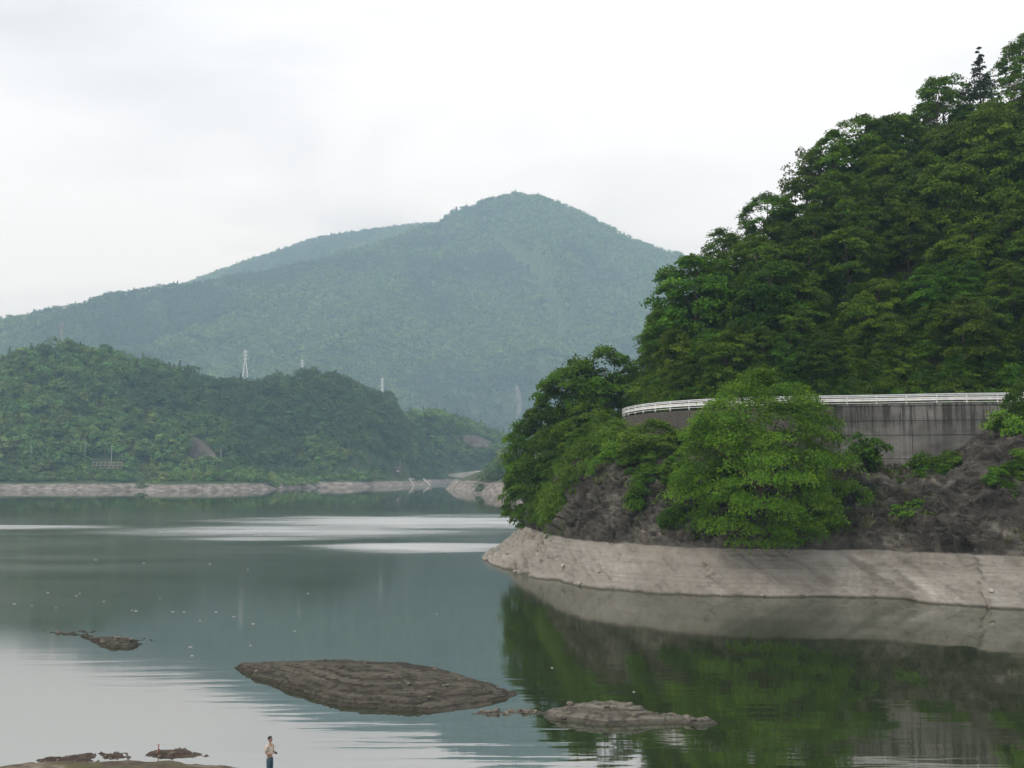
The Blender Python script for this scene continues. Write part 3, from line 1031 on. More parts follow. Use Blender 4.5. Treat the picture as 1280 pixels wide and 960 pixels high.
CONC = mat_concrete()
JOINT = mat_plain('joint_dark', (0.05, 0.045, 0.04), 0.95, 0.3, 2.0, 0.1)
s_a, s_b, s_c = arc_of_x(112), arc_of_x(38.6), arc[-1] * 0
wall = empty('retaining_wall', road_at(arc_of_x(48))[0])
wall.location.z = 10.0
tag(wall, 'grey stained concrete retaining wall below the white guard fence at right', 'wall')
wl_inv = Matrix.Translation(-Vector(wall.location))
rows_z = [(18.54, 20.30), (16.84, 18.47), (14.07, 16.77), (10.6, 14.00)]
bay = 8.6
s = arc_of_x(38.6)
k = 0
while s > arc_of_x(100) and k < 9:
    s2 = max(s - bay, 0.5)
    for j, (za, zb) in enumerate(rows_z):
        mb = MB()
        nn = 6
        pro = random.uniform(0, 0.02)
        for q in range(nn):
            a = road_at(s - 0.035 - (s - s2 - 0.07) * q / nn)
            b = road_at(s - 0.035 - (s - s2 - 0.07) * (q + 1) / nn)
            bt = 0.10
            def pt(r_, zz, dep):
                return Vector((r_[0].x, r_[0].y, zz)) - r_[2] * (bt * (20.3 - zz) * 0.5 + pro - dep) - Vector(wall.location)
            ps = [pt(a, za, 0), pt(b, za, 0), pt(b, zb, 0), pt(a, zb, 0), pt(a, za, .35), pt(b, za, .35), pt(b, zb, .35), pt(a, zb, .35)]
            fs = [(0, 1, 2, 3), (3, 2, 6, 7), (0, 4, 5, 1)]
            if q == 0: fs.append((0, 3, 7, 4))
            if q == nn - 1: fs.append((1, 5, 6, 2))
            mb.add(ps, fs)
        mb.build('panel', CONC, wall)
    s = s2; k += 1
mb = MB()
n_ = 40
ss = np.linspace(arc_of_x(38.8), arc_of_x(111), n_)
for a_, b_ in zip(ss[:-1], ss[1:]):
    A, B = road_at(a_), road_at(b_)
    def q2(r_, zz, dep): return Vector((r_[0].x, r_[0].y, zz)) - r_[2] * (0.05 * (20.3 - zz) - dep) - Vector(wall.location)
    mb.add([q2(A, 10, .06), q2(B, 10, .06), q2(B, 20.28, .06), q2(A, 20.28, .06)], [(0, 1, 2, 3)])
mb.build('joint_backing', JOINT, wall)
mb = MB()
for a_, b_ in zip(ss[:-1], ss[1:]):
    A, B = road_at(a_), road_at(b_)
    def q3(r_, zz, dep): return Vector((r_[0].x, r_[0].y, zz)) + r_[2] * dep - Vector(wall.location)
    mb.add([q3(A, 20.303, -.10), q3(B, 20.303, -.10), q3(B, 20.52, -.10), q3(A, 20.52, -.10), q3(B, 20.52, .35), q3(A, 20.52, .35)], [(0, 1, 2, 3), (3, 2, 4, 5)])
mb.build('coping', CONC, wall)


def mat_stone():
    t = NT('stone_masonry')
    v = t.new('ShaderNodeTexVoronoi'); v.feature = 'DISTANCE_TO_EDGE'
    t.l.new(t.pos((2.4, 2.4, 2.4)), v.inputs['Vector'])
    v2 = t.new('ShaderNodeTexVoronoi')
    t.l.new(t.pos((2.4, 2.4, 2.4)), v2.inputs['Vector'])
    cellv = t.sep_z(v2.outputs['Color'])[0]
    c = t.ramp(cellv, [(0.0, (0.07, 0.06, 0.052)), (1.0, (0.17, 0.15, 0.13))])
    g = t.ramp(v.outputs['Distance'], [(0.02, 0.0), (0.10, 1.0)])
    c = t.mix(g, (0.03, 0.027, 0.023), c)
    return t.done(t.bsdf(c, 0.95, t.bump(g, 0.8, 0.12), 0.1))


STONE = mat_stone()
mb = MB()
base_w = road_at(arc_of_x(20))[0].copy(); base_w.z = 14
ss = np.linspace(arc_of_x(38.55), arc[int(np.argmin(np.hypot(road_line[:, 0] - 18, road_line[:, 1] - 173)))], 90)
for a_, b_ in zip(ss[:-1], ss[1:]):
    A, B = road_at(a_), road_at(b_)
    def q4(r_, zz, dep): return Vector((r_[0].x, r_[0].y, zz)) - r_[2] * (0.22 * (20.3 - zz) - dep) - base_w
    lo_, hi_ = 13.5, 20.32
    mb.add([q4(A, lo_, 0), q4(B, lo_, 0), q4(B, hi_, 0), q4(A, hi_, 0), q4(B, hi_, .5), q4(A, hi_, .5)], [(0, 1, 2, 3), (3, 2, 4, 5)])
me = mb.mesh('stone_wall')
o = mobj('stone_wall', me, STONE); o.location = base_w
tag(o, 'curved dark stone retaining wall under the fence at the road bend', 'wall')

WHITE = mat_plain('white_paint', (0.68, 0.67, 0.64), 0.5, 0.17, 1.1, 0.3)
GALV = mat_plain('galvanised_rail', (0.62, 0.62, 0.62), 0.45, 0.10, 1.5, 0.4)
fence_end = arc[int(np.argmin(np.hypot(road_line[:, 0] - 18.5, road_line[:, 1] - 175)))]
fence = empty('guard_fence', road_at(arc_of_x(45))[0])
tag(fence, 'white roadside guard fence with posts and rails along the top of the walls', 'fence')
fl = Vector(fence.location)
ss = np.arange(arc_of_x(108), fence_end, 3.35)
post_me = None
for a_ in ss:
    p, t_, nin = road_at(a_, 0.22)
    if post_me is None:
        mb = MB()
        mb.box((0, 0, 0.58), (0.13, 0.13, 1.26)).box((0, -0.085, 0.63), (0.10, 0.05, 0.30)).box((0, -0.085, 1.06), (0.10, 0.05, 0.22))
        post_me = mb.mesh('post'); post_me.materials.append(WHITE)
    o = mobj('post', post_me, None, fence)
    o.location = p - fl + Vector((0, 0, 0.02))
    o.rotation_euler = (0, 0, math.atan2(t_.y, t_.x) + math.pi)
fs_ = np.linspace(arc_of_x(110), fence_end, 150)


def rail(name, mat, prof):
    mb = MB()
    rows = []
    for a_ in fs_:
        p, t_, nin = road_at(a_, 0.22)
        rows.append([p - fl + nin * d + Vector((0, 0, z)) for (d, z) in prof])
    n = len(prof)
    vs_ = [q for r_ in rows for q in r_]
    f_ = []
    for i in range(len(rows) - 1):
        for k_ in range(n):
            f_.append((i * n + k_, i * n + (k_ + 1) % n, (i + 1) * n + (k_ + 1) % n, (i + 1) * n + k_))
    mb.add(vs_, f_)
    return mb.build(name, mat, fence)


wprof = [(-.12, .44), (-.18, .48), (-.18, .56), (-.13, .61), (-.13, .66), (-.18, .71), (-.18, .79), (-.12, .83), (-.11, .83), (-.10, .63), (-.11, .44)]
rail('beam_rail', WHITE, wprof)
rail('top_rail', GALV, [(-.12, 1.12), (-.18, 1.13), (-.18, 1.22), (-.12, 1.24)])
rail('upper_rail', GALV, [(-.12, .94), (-.17, .95), (-.17, 1.06), (-.12, 1.07)])
rail('lower_rail', WHITE, [(-.12, .22), (-.16, .22), (-.16, .28), (-.12, .28)])

# ------------------------------------------------------------------ trees of the hillside, one by one
from mathutils.bvhtree import BVHTree
hv = hl.reshape(-1, 3)
cand = []
rg = np.random.default_rng(5)
chosen = []
nuH, nvH = hl.shape[:2]
tries = 0
cells = {}
while tries < 9000 and len(chosen) < 230:
    tries += 1
    iu = rg.integers(0, nuH); iv = rg.integers(4, nvH)
    p = hl[iu, iv] + np.array([rg.normal(0, .4), rg.normal(0, .4), 0])
    px = 640 + F * p[0] / p[1]
    if px > 1345 or px < 838: continue
    facing = iu < nuH * 0.82
    if not facing and iv < nvH - 14: continue
    rr = 5.5 if iv > 14 else 3.6
    if any((p[0] - q[0]) ** 2 + (p[1] - q[1]) ** 2 + ((p[2] - q[2]) * 0.6) ** 2 < rr * rr for q in chosen): continue
    chosen.append((p[0], p[1], p[2], iv / (nvH - 1)))
bands = {'low': [], 'mid': [], 'top': []}
for q in chosen:
    b = 'low' if q[3] < 0.32 else ('mid' if q[3] < 0.8 else 'top')
    bands[b].append(q)
BAND_TXT = {'low': 'leafy tree on the lower hillside just above the road', 'mid': 'leafy tree halfway up the dense wooded hillside', 'top': 'leafy tree on the skyline of the wooded hillside'}


def ordinal(n):
    return '%d%s' % (n, 'th' if 10 <= n % 100 <= 20 else {1: 'st', 2: 'nd', 3: 'rd'}.get(n % 10, 'th'))


for b in ('low', 'mid', 'top'):
    L = sorted(bands[b], key=lambda q: q[0] / q[1])
    for i, q in enumerate(L):
        s_ = {'low': 0.64, 'mid': 1.06, 'top': 0.88}[b] * rg.uniform(0.72, 1.32)
        airy = (b == 'top' and rg.random() < 0.22)
        pr = AIRY_PROTOS[rg.integers(2)] if airy else HILL_PROTOS[rg.integers(6)]
        place_tree(pr, 'broadleaf_tree', (q[0], q[1], q[2] - 0.5), rg.random() * 6.28, (s_ * rg.uniform(.92, 1.12), s_ * rg.uniform(.92, 1.12), s_ * rg.uniform(.9, 1.12)),
                   BAND_TXT[b] + ', %s from the left' % ordinal(i + 1), 'tree', 'trees on the wooded hillside')


def tree_px(protos, name, px, top, base, Y, wpx, label, cat='tree', h0=10.5, w0=9.4, mat=None, group=None, foliage='crown', stem='trunk', rz=None):
    p = at(px, base, Y)
    m = Y / F
    h = (base - top) * m; w = wpx * m
    pr = protos if mat is None else (protos[0], with_mat(protos[1], mat))
    return place_tree(pr, name, p, rg.random() * 6.28 if rz is None else rz, (w / w0, w / w0, h / h0), label, cat, group, foliage, stem)


# the flank of the headland, left of the road bend
for (px, top, base, Y, wpx, pi, lab) in (
        (655, 575, 668, 168, 62, 0, 'low dark tree overhanging the water at the tip of the headland'),
        (664, 520, 632, 173, 78, 1, 'dark tree above the lowest overhanging tree at the headland tip'),
        (692, 484, 612, 172, 88, 2, 'dark round tree halfway up the left flank of the headland'),
        (722, 446, 580, 173, 98, 3, 'tall dark tree on the left flank below the skyline gap'),
        (757, 432, 560, 172, 92, 4, 'tallest dark tree of the left flank, just left of the fence end'),
        (792, 458, 520, 178, 74, 5, 'small leafy tree behind the left end of the guard fence'),
        (842, 366, 500, 176, 74, 1, 'slender tree at the left edge of the wooded hillside above the bend'),
        (735, 500, 590, 166, 80, 0, 'vine covered tree in front of the dark flank trees'),
        (700, 540, 640, 163, 84, 4, 'leafy tree low on the left flank above the pale rock')):
    tree_px(HILL_PROTOS[pi], 'broadleaf_tree', px, top, base, Y, wpx, lab, group='trees on the left flank of the headland')
for (px, top, base, Y, wpx, pi, lab) in (
        (708, 585, 672, 148, 74, 0, 'bright green vine thicket hanging over the pale rock, left of the dark spur'),
        (742, 545, 618, 146, 84, 1, 'bright green thicket on the rock spur above the hanging vines'),
        (772, 520, 580, 146, 70, 2, 'leafy thicket just below the left end of the fence'),
        (818, 524, 572, 137, 84, 3, 'layered light green bush in front of the curved stone wall'),
        (815, 468, 503, 164, 66, 1, 'bright bush behind the white fence at the bend'),
        (768, 556, 612, 141, 62, 3, 'drooping green bush on the dark rock below the stone wall')):
    tree_px(BUSH_PROTOS[pi], 'leafy_bush', px, top, base, Y, wpx, lab, 'bush', 6.0, 8.6, None, 'bushes on the headland', 'foliage', 'stem')
for (px, top, base, Y, wpx, pi, lab) in (
        (1152, 566, 604, 126.5, 46, 0, 'bright green shrub growing at the foot of the concrete wall'),
        (1083, 545, 592, 127, 58, 1, 'yellowish shrub at the left foot of the concrete wall'),
        (1112, 588, 620, 125, 40, 2, 'thin shrub on the rock left of the bright wall foot shrub'),
        (1262, 512, 556, 123, 52, 3, 'light green shrub at the right end of the concrete wall'),
        (1276, 478, 530, 124, 40, 0, 'dark shrub covering the fence at the right edge'),
        (1272, 606, 656, 113, 46, 2, 'round green shrub on the dark rock at the right edge'),
        (1138, 626, 652, 119, 50, 1, 'low green shrub on the dark rock slope below the wall'),
        (1068, 600, 640, 121, 46, 3, 'green shrub on the rock just right of the big tree'),
        (850, 628, 664, 124, 50, 0, 'low shrub on the rock left of the big tree'),
        (800, 600, 640, 130, 40, 2, 'small shrub high on the dark rock spur')):
    tree_px(SHRUB_PROTOS[pi], 'rock_shrub', px, top, base, Y, wpx, lab, 'shrub', 2.4, 3.3, None, 'shrubs on the dark rock', 'foliage', 'stem')

BIG = make_tree_proto(300, 18.5, 9.0, 380, 230, 0.29, 0.02, 0.34, 0.16, 0.38, 0.64, 24, 0.7, 0.34)
BIG[1].materials.append(LEAF_BRIGHT)
tree_px(BIG, 'broadleaf_tree', 952, 460, 680, 120, 208, 'big bright green spreading tree in front of the retaining wall', h0=18.5, w0=19.5, rz=2.2)
p = at(1226, 118, 186)
place_tree(CONIFER, 'conifer', at(1226, 130, 186), 0.3, (0.85, 0.85, 0.95), 'small dark conifer standing up on the skyline at upper right')
place_tree(AIRY_PROTOS[0], 'broadleaf_tree', at(1172, 172, 186), 1.0, (0.95, 0.95, 0.9), 'sparse airy tree with sky showing through, left of the skyline conifer')
for (px, base, Yk, k, sc_k, lab) in ((1045, 258, 181, 2, 1.15, 'rounded skyline tree just right of the open crowned tree'), (1080, 242, 183, 4, 1.2, 'rounded skyline tree at the middle of the upper hillside edge'), (1118, 230, 185, 1, 1.12, 'rounded skyline tree below and left of the sparse airy tree'), (960, 318, 175, 3, 0.9, 'rounded tree on the lower left skyline of the hillside'), (905, 360, 171, 5, 0.85, 'rounded tree on the lowest left skyline of the hillside')):
    place_tree(HILL_PROTOS[k], 'broadleaf_tree', at(px, base, Yk), px * 0.7, (sc_k, sc_k, sc_k * 1.05), lab, 'tree', 'trees on the wooded hillside')
place_tree(AIRY_PROTOS[1], 'broadleaf_tree', at(1010, 275, 178), 2.0, (0.95, 0.95, 1.15), 'open crowned tree leaning over the left skyline step of the hillside')

# undergrowth of the hillside and the strip above the road
us = []
for _ in range(2600):
    iu = rg.integers(0, int(nuH * 0.8)); iv = rg.integers(0, nvH) if rg.random() < 0.35 else rg.integers(0, 12)
    p = hl[iu, iv] + np.array([rg.normal(0, .5), rg.normal(0, .5), -0.2])
    px = 640 + F * p[0] / p[1]
    if 690 < px < 1360: us.append(p)
us = np.array(us)
sz = rg.uniform(0.55, 1.15, (len(us), 1)) * np.array([[1, 1, 0.95]])
UND = [proto_obj('undergrowth_clump', with_mat(SHRUB_PROTOS[k][1], LEAF_HILL)) for k in range(4)]
scatter_stuff('undergrowth', 'dark green undergrowth covering the bank above the road', us, sz, UND, 'undergrowth', 3)

# creepers and dry grass on the dark rock
cs, ds = [], []
nuC, nvC = cl.shape[:2]
nC = grid_normals(cl)
for _ in range(5200):
    iu = rg.integers(0, int(nuC * 0.93)); iv = rg.integers(46, nvC - 1)
    p = cl[iu, iv]
    if p[2] < 5.2: continue
    px = 640 + F * p[0] / p[1]
    if px > 1360: continue
    left = px < 860
    g = float(vnoise(np.array([p / 6.0]), 55)[0])
    if left and px > 770 and p[2] > 15.5: continue
    if left and (p[2] > 11 or px < 715) and g > -0.3: cs.append(p)
    elif left and p[2] > 13: cs.append(p)
    elif g > 0.50 and not left: cs.append(p)
    elif (840 < px < 1090) and p[2] < 8.5 and rg.random() < 0.7: ds.append(p)
    elif g < -0.35 and rg.random() < 0.4: ds.append(p)
cs = np.array(cs); ds = np.array(ds)
CRE = [proto_obj('creeper_clump', with_mat(SHRUB_PROTOS[k][1], LEAF_VINE)) for k in range(4)]
scatter_stuff('creepers', 'green creepers and small growth spread over the dark headland rock', cs, rg.uniform(0.25, 0.62, (len(cs), 1)) * np.array([[1, 1, 0.85]]), CRE, 'creepers', 4)


def grass_proto(seed):
    rgg = np.random.default_rng(seed)
    V, Q, T = [], [], []
    for k in range(26):
        a = rgg.random() * 6.28; l = rgg.uniform(.5, 1.1); tilt = rgg.uniform(.1, .7)
        b = np.array([rgg.normal(0, .14), rgg.normal(0, .14), 0])
        d = np.array([math.cos(a) * tilt, math.sin(a) * tilt, 1.0]); sd = np.array([-math.sin(a), math.cos(a), 0]) * 0.035
        V += [b - sd, b + sd, b + d * l * .6 + sd * .7, b + d * l + np.array([d[0], d[1], -.3]) * .25]
        Q.append([4 * k, 4 * k + 1, 4 * k + 2, 4 * k + 3]); T.append(rgg.random())
    return mesh_np('tuft', np.array(V), np.array(Q), tint=T)


GR = []
for k in range(3):
    g_ = grass_proto(600 + k); g_.materials.append(LEAF_DRY)
    GR.append(proto_obj('grass_tuft', g_))
scatter_stuff('dry_grass', 'dry grass tufts on the rock under the big tree', ds, rg.uniform(0.5, 1.2, (len(ds), 1)) * np.ones((1, 3)), GR, 'grass', 6)

# ------------------------------------------------------------------ far woods
def far_proto(seed, h, rad, clumps, per, leaf, mat, con=False):
    if con:
        tr, cr = make_conifer_proto(seed, h, rad, per, leaf)
    else:
        rgg = np.random.default_rng(seed)
        c = crown_points(rgg, clumps, rad, rad, h * 0.42, 0.55, -0.5) + np.array([0, 0, h * 0.55])
        cr_ = rad * 0.36 * (0.7 + 0.6 * rgg.random(clumps))
        V, Q, T = leaf_cloud(c, cr_, per, leaf, rgg, 0.4, 0.75, 0.6, (0, 0, h * 0.5))
        cr = mesh_np('far_crown', V, Q, tint=T)
    cr.materials.clear(); cr.materials.append(mat)
    return proto_obj('far_tree', cr)


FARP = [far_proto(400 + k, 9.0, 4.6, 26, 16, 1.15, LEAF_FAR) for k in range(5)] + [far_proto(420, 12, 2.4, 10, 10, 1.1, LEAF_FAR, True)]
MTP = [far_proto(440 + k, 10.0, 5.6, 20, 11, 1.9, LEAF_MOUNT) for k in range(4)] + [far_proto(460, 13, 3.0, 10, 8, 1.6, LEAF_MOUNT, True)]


def in_view(P, lo=-260, hi=1500):
    px = 640 + F * P[:, 0] / P[:, 1]
    return (px > lo) & (px < hi)


def bare(P, spots):
    """True where a bare patch leaves the ground open: spots are pixel polygons"""
    px = 640 + F * P[:, 0] / P[:, 1]
    d = np.hypot(P[:, 1], 0)
    py = HZ - (P[:, 2] - CAMZ) * F / P[:, 1]
    m = np.zeros(len(P), dtype=bool)
    for s_ in spots: m |= in_poly(px, py, s_)
    return m


rg = np.random.default_rng(12)
N = 44000
X = rg.uniform(-1000, 380, N); Y = rg.uniform(720, 1540, N)
X = np.concatenate([X, rg.uniform(-190, 120, 12000)]); Y = np.concatenate([Y, rg.uniform(1060, 1500, 12000)])
Zg = h_left(X, Y)
P = np.stack([X, Y, Zg - 0.8], -1)
ok = (Zg > 5.6) & in_view(P, -200, 800)
SLIP = [[(236, 548), (262, 552), (272, 578), (232, 578)], [(574, 548), (598, 546), (624, 560), (628, 570), (594, 566)], [(484, 580), (508, 580), (522, 606), (482, 606)], [(112, 574), (152, 574), (152, 590), (112, 590)], [(556, 588), (626, 588), (626, 604), (556, 604)]]
ok &= ~bare(P, SLIP)
P = P[ok]
near = np.clip((P[:, 2] - 6) / 14.0, 0, 1) * (1.0 + 0.4 * vnoise(P / 28.0, 8))
sc_ = (0.50 + 0.40 * near) * (0.65 + 1.05 * rg.random(len(P)) ** 1.8)
S = np.stack([sc_, sc_, sc_ * rg.uniform(.85, 1.15, len(P))], -1)
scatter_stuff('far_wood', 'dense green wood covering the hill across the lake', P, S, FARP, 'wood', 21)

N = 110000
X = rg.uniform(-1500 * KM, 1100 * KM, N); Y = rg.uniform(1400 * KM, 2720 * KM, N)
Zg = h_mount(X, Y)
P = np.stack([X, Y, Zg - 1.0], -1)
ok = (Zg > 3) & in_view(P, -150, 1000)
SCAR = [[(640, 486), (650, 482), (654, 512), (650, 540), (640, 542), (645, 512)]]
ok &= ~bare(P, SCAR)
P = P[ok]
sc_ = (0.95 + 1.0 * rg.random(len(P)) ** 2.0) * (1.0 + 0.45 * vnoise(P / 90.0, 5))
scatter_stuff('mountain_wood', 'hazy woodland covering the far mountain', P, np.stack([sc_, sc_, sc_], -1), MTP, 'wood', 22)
N = 24000
X = rg.uniform(-1300 * KM, 350 * KM, N); Y = rg.uniform(2600 * KM, 3260 * KM, N)
Zg = h_back(X, Y)
P = np.stack([X, Y, Zg - 1.0], -1)
P = P[(Zg > 200) & in_view(P, 100, 800)]
sc_ = rg.uniform(1.1, 1.8, len(P))
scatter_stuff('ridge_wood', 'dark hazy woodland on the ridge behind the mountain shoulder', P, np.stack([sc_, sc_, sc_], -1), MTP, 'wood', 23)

# bushes along the far bank, standing apart in a row
FB = []
for k in range(3):
    tr, cr = make_tree_proto(500 + k, 6.0, 4.0, 26, 26, 0.85, -0.02, 0.4, 0.34, 0.12, 0.35, 5)
    cr.materials.append(LEAF_FAR)
    FB.append((tr, cr))
rg = np.random.default_rng(9)
bank = [q for q in np.arange(-12, 486, 13.5)]
for i, px in enumerate(bank):
    px = px + rg.uniform(-4, 4)
    shore = np.interp(px, [-900, 0, 168, 178, 330, 400, 460, 540], [614, 613, 612.2, 614, 612, 609.8, 608.6, 606.2])
    p0 = on(px, shore)
    d = rg.uniform(11, 20)
    x, y = p0.x * (1 + d / p0.y), p0.y + d
    z = float(h_left(np.array([x]), np.array([y]))[0])
    s_ = rg.uniform(0.75, 1.35)
    place_tree(FB[rg.integers(3)], 'bank_bush', (x, y, z - 0.4), rg.random() * 6.28, (s_ * 1.15, s_ * 1.15, s_), 'green bush above the pale far shoreline, %s of the row from the left' % ordinal(i + 1), 'bush', 'bushes along the far bank', 'foliage', 'stem')
for i, (px, Y, w, h) in enumerate(((600, 640, 7, 6), (607, 660, 9, 9), (614, 650, 8, 8), (622, 640, 10, 12), (630, 650, 11, 15), (640, 640, 11, 16), (652, 650, 11, 17), (618, 690, 11, 12), (632, 690, 12, 16), (646, 690, 12, 18))):
    x = (px - 640) / F * Y
    z = float(h_spit(np.array([x]), np.array([float(Y)]))[0])
    place_tree(FB[i % 3], 'spit_tree', (x, Y, z - 0.4), i * 1.3, (w / 7.6, w / 7.6, h / 6.0), 'green tree on the rocky spit behind the headland, %s from the left' % ordinal(i + 1), 'tree', 'trees on the rocky spit', 'crown', 'trunk')

# ------------------------------------------------------------------ pylons
def pylon(px, top, Y, h, label, mat, group='lattice pylons'):
    tp = at(px, top, Y)
    root = empty('pylon', (tp.x, tp.y, tp.z - h), 0.35)
    tag(root, label, 'pylon', group)
    w0, w1 = h * 0.095, h * 0.016
    def corner(t, i):
        w = w0 + (w1 - w0) * min(1, t / 0.72) if t < 0.72 else w1
        sx, sy = ((-1, -1), (1, -1), (1, 1), (-1, 1))[i]
        return Vector((sx * w, sy * w, t * h))
    for i in range(4):
        MB().tube([corner(0, i), corner(0.72, i), corner(1.0, i)], [0.24, 0.17, 0.12], 4).build('leg', mat, root)
    mb = MB()
    lv = [0, .16, .30, .42, .53, .63, .72, .80, .88, .95]
    for a, b in zip(lv[:-1], lv[1:]):
        for i in range(4):
            j = (i + 1) % 4
            mb.tube([corner(a, i), corner(b, j)], 0.065, 4, False)
            mb.tube([corner(a, j), corner(b, i)], 0.065, 4, False)
            mb.tube([corner(b, i), corner(b, j)], 0.06, 4, False)
    mb.build('bracing', mat, root)
    for t, L in ((.74, .075), (.84, .066), (.94, .056)):
        mb = MB()
        z = t * h
        for sgn in (-1, 1):
            tip = Vector((sgn * L * h, 0, z + 0.2))
            for yy in (-w1, w1):
                mb.tube([(sgn * w1, yy, z), tip], 0.12, 4, False)
                mb.tube([(sgn * w1, yy, z + 0.035 * h), tip], 0.10, 4, False)
            mb.tube([tip, tip - Vector((0, 0, 1.3))], 0.12, 5, False)
        mb.build('crossarm', mat, root)
    MB().tube([(0, 0, h), (0, 0, h * 1.03)], 0.12, 4).build('tip', mat, root)


STEEL = mat_plain('pylon_steel', (0.72, 0.73, 0.72), 0.5, 0.06, 0.5, 0.4)
REDST = mat_plain('pylon_faded_red', (0.40, 0.31, 0.29), 0.6, 0.1, 0.5, 0.3)
pylon(307, 437, 1078, 36, 'tallest white lattice pylon rising from the notch of the left hill', STEEL)
pylon(378, 449, 1110, 30, 'white pylon just showing over the top of the rounded hill crest', STEEL)
pylon(478, 472, 1160, 32, 'white lattice pylon on the falling right shoulder of the left hill', STEEL)
pylon(77, 403, 1060, 34, 'faint reddish pylon behind the top of the left hill', REDST)

# ------------------------------------------------------------------ small things on the far bank
def hit(px, py, hf, y0, y1):
    """first point of the ground seen at a pixel"""
    d = ray(px, py)
    Ys = np.arange(y0, y1, 1.0)
    xs_ = d.x / d.y * Ys; zs = CAMZ + d.z / d.y * Ys
    g = hf(xs_, Ys)
    k = np.argmax(g >= zs) if (g >= zs).any() else len(Ys) - 1
    return Vector((xs_[k], Ys[k], g[k]))


GREYC = mat_plain('pole_concrete', (0.26, 0.255, 0.245), 0.8, 0.1, 1.0)
PALEC = mat_plain('pale_concrete', (0.36, 0.34, 0.31), 0.85, 0.15, 0.3)
PINKC = mat_plain('pinkish_concrete', (0.20, 0.17, 0.152), 0.85, 0.15, 0.2)
for (px, top, base, Y, lab) in ((106, 553, 575, 850, 'pale utility pole above the far bank, left of the concrete lattice'), (139, 556, 578, 850, 'pale utility pole just above the concrete lattice on the far bank'),
                                (38, 556, 578, 850, 'faint utility pole near the left edge of the far bank'), (276, 560, 578, 880, 'utility pole beside the bare earth slip'), (500, 574, 590, 1090, 'utility pole beside the small lakeside hut')):
    p = hit(px, base + 4, h_left, 740, 1200); h = at(px, top, p.y).z - p.z
    root = empty('utility_pole', p); tag(root, lab, 'pole', 'utility poles on the far bank')
    MB().tube([(0, 0, 0), (0, 0, h)], [0.32, 0.22], 7).build('pole', GREYC, root)
    MB().box((0, 0, h - 1.0), (2.2, 0.18, 0.18)).build('crossarm', GREYC, root)
p = hit(133, 588, h_left, 740, 1000); p.z += 1.5
root = empty('slope_lattice', p); tag(root, 'pinkish concrete lattice frame holding the far bank below the utility poles', 'slope frame')
mb = MB()
for k in range(8):
    mb.tube([(-11 + k * 22 / 7, 0, -1), (-11 + k * 22 / 7, 1.6, 4.2)], 0.34, 4)
mb.build('upright', PINKC, root)
for k in range(3):
    MB().tube([(-11.4, k * 0.8 - 0.1, k * 2.2 - 0.5), (11.4, k * 0.8 - 0.1, k * 2.2 - 0.5)], 0.34, 4).build('beam', PINKC, root)

def bare_slope(name, rows, hf, y0, y1, mat, label, up=1.2):
    V, n = [], len(rows[0][1])
    for (py, pxs) in rows:
        for px in pxs:
            px = px + random.uniform(-1.3, 1.3)
            q = hit(px, py + random.uniform(-1, 1), hf, y0, y1); V.append((q.x, q.y - up * 0.6, q.z + up))
    o = mobj(name, mesh_np(name, V, grid_faces(len(rows), n), True), mat)
    return tag(o, label, kind='structure')


SLIPM = mat_plain('bare_earth', (0.080, 0.070, 0.058), 0.95, 0.6, 0.12, 0.1, 0.3)
SCARM = mat_plain('bare_scar', (0.10, 0.095, 0.082), 0.95, 0.6, 0.04, 0.1, 0.3)
bare_slope('earth_slip', [(y_, np.linspace(a_, b_, 6)) for (y_, a_, b_) in ((548, 238, 244), (555, 236, 256), (562, 234, 264), (569, 232, 272), (574, 232, 270))], h_left, 740, 1100, SLIPM, 'bare brown earth slip low on the left hill')
bare_slope('bare_terrace', [(y_, np.linspace(a_, b_, 6)) for (y_, a_, b_) in ((548, 577, 596), (554, 580, 612), (560, 586, 622), (565, 594, 628))], h_left, 1270, 1560, SLIPM, 'bare terraced slope above the head of the bay', 3.0)
bare_slope('rock_scar', [(y_, np.linspace(a_, b_, 4)) for (y_, a_, b_) in ((484, 643, 647), (496, 644, 650), (508, 647, 652), (520, 645, 650), (532, 640, 646), (540, 638, 643))], h_mount, 1400 * KM, 2600 * KM, SCARM, 'thin pale rock scar low on the far mountain', 5.0)

# concrete revetment on the far shore
def slab_px(name, quad, mat, label, cat, thick=0.5, parent=None):
    ps = [Vector(q) for q in quad]
    c = sum(ps, Vector()) / 4
    n = (ps[1] - ps[0]).cross(ps[3] - ps[0]).normalized()
    if n.z < 0: n = -n
    mb = MB()
    top_ = [q - c for q in ps]; bot = [q - c - n * thick for q in ps]
    mb.add(top_ + bot, [(0, 1, 2, 3), (7, 6, 5, 4), (0, 4, 5, 1), (1, 5, 6, 2), (2, 6, 7, 3), (3, 7, 4, 0)])
    o = mobj(name, mb.mesh(name), mat)
    o.location = c
    if label: tag(o, label, cat)
    if parent:
        o.parent = parent; o.location = c - parent.location
    return o


def strip(px0, py0, px1, py1, z0, z1, back_):
    a, b = on(px0, py0, z0), on(px1, py1, z0)
    d = Vector((0, back_, 0))
    return [a, b, Vector((b.x, b.y, z1)) + d, Vector((a.x, a.y, z1)) + d]


root = empty('shore_revetment', on(265, 613.5)); tag(root, 'pale pinkish concrete revetment along the far shore below the bushes', 'revetment')
segs = [(176, 614.4), (205, 614.3), (236, 614.1), (268, 613.9), (298, 613.4), (326, 612.7), (352, 612.0)]
for (a, b) in zip(segs[:-1], segs[1:]):
    slab_px('panel', strip(a[0] + .12, a[1], b[0] - .12, b[1], -0.6, 4.6, 8), PINKC, None, None, 0.5, root)

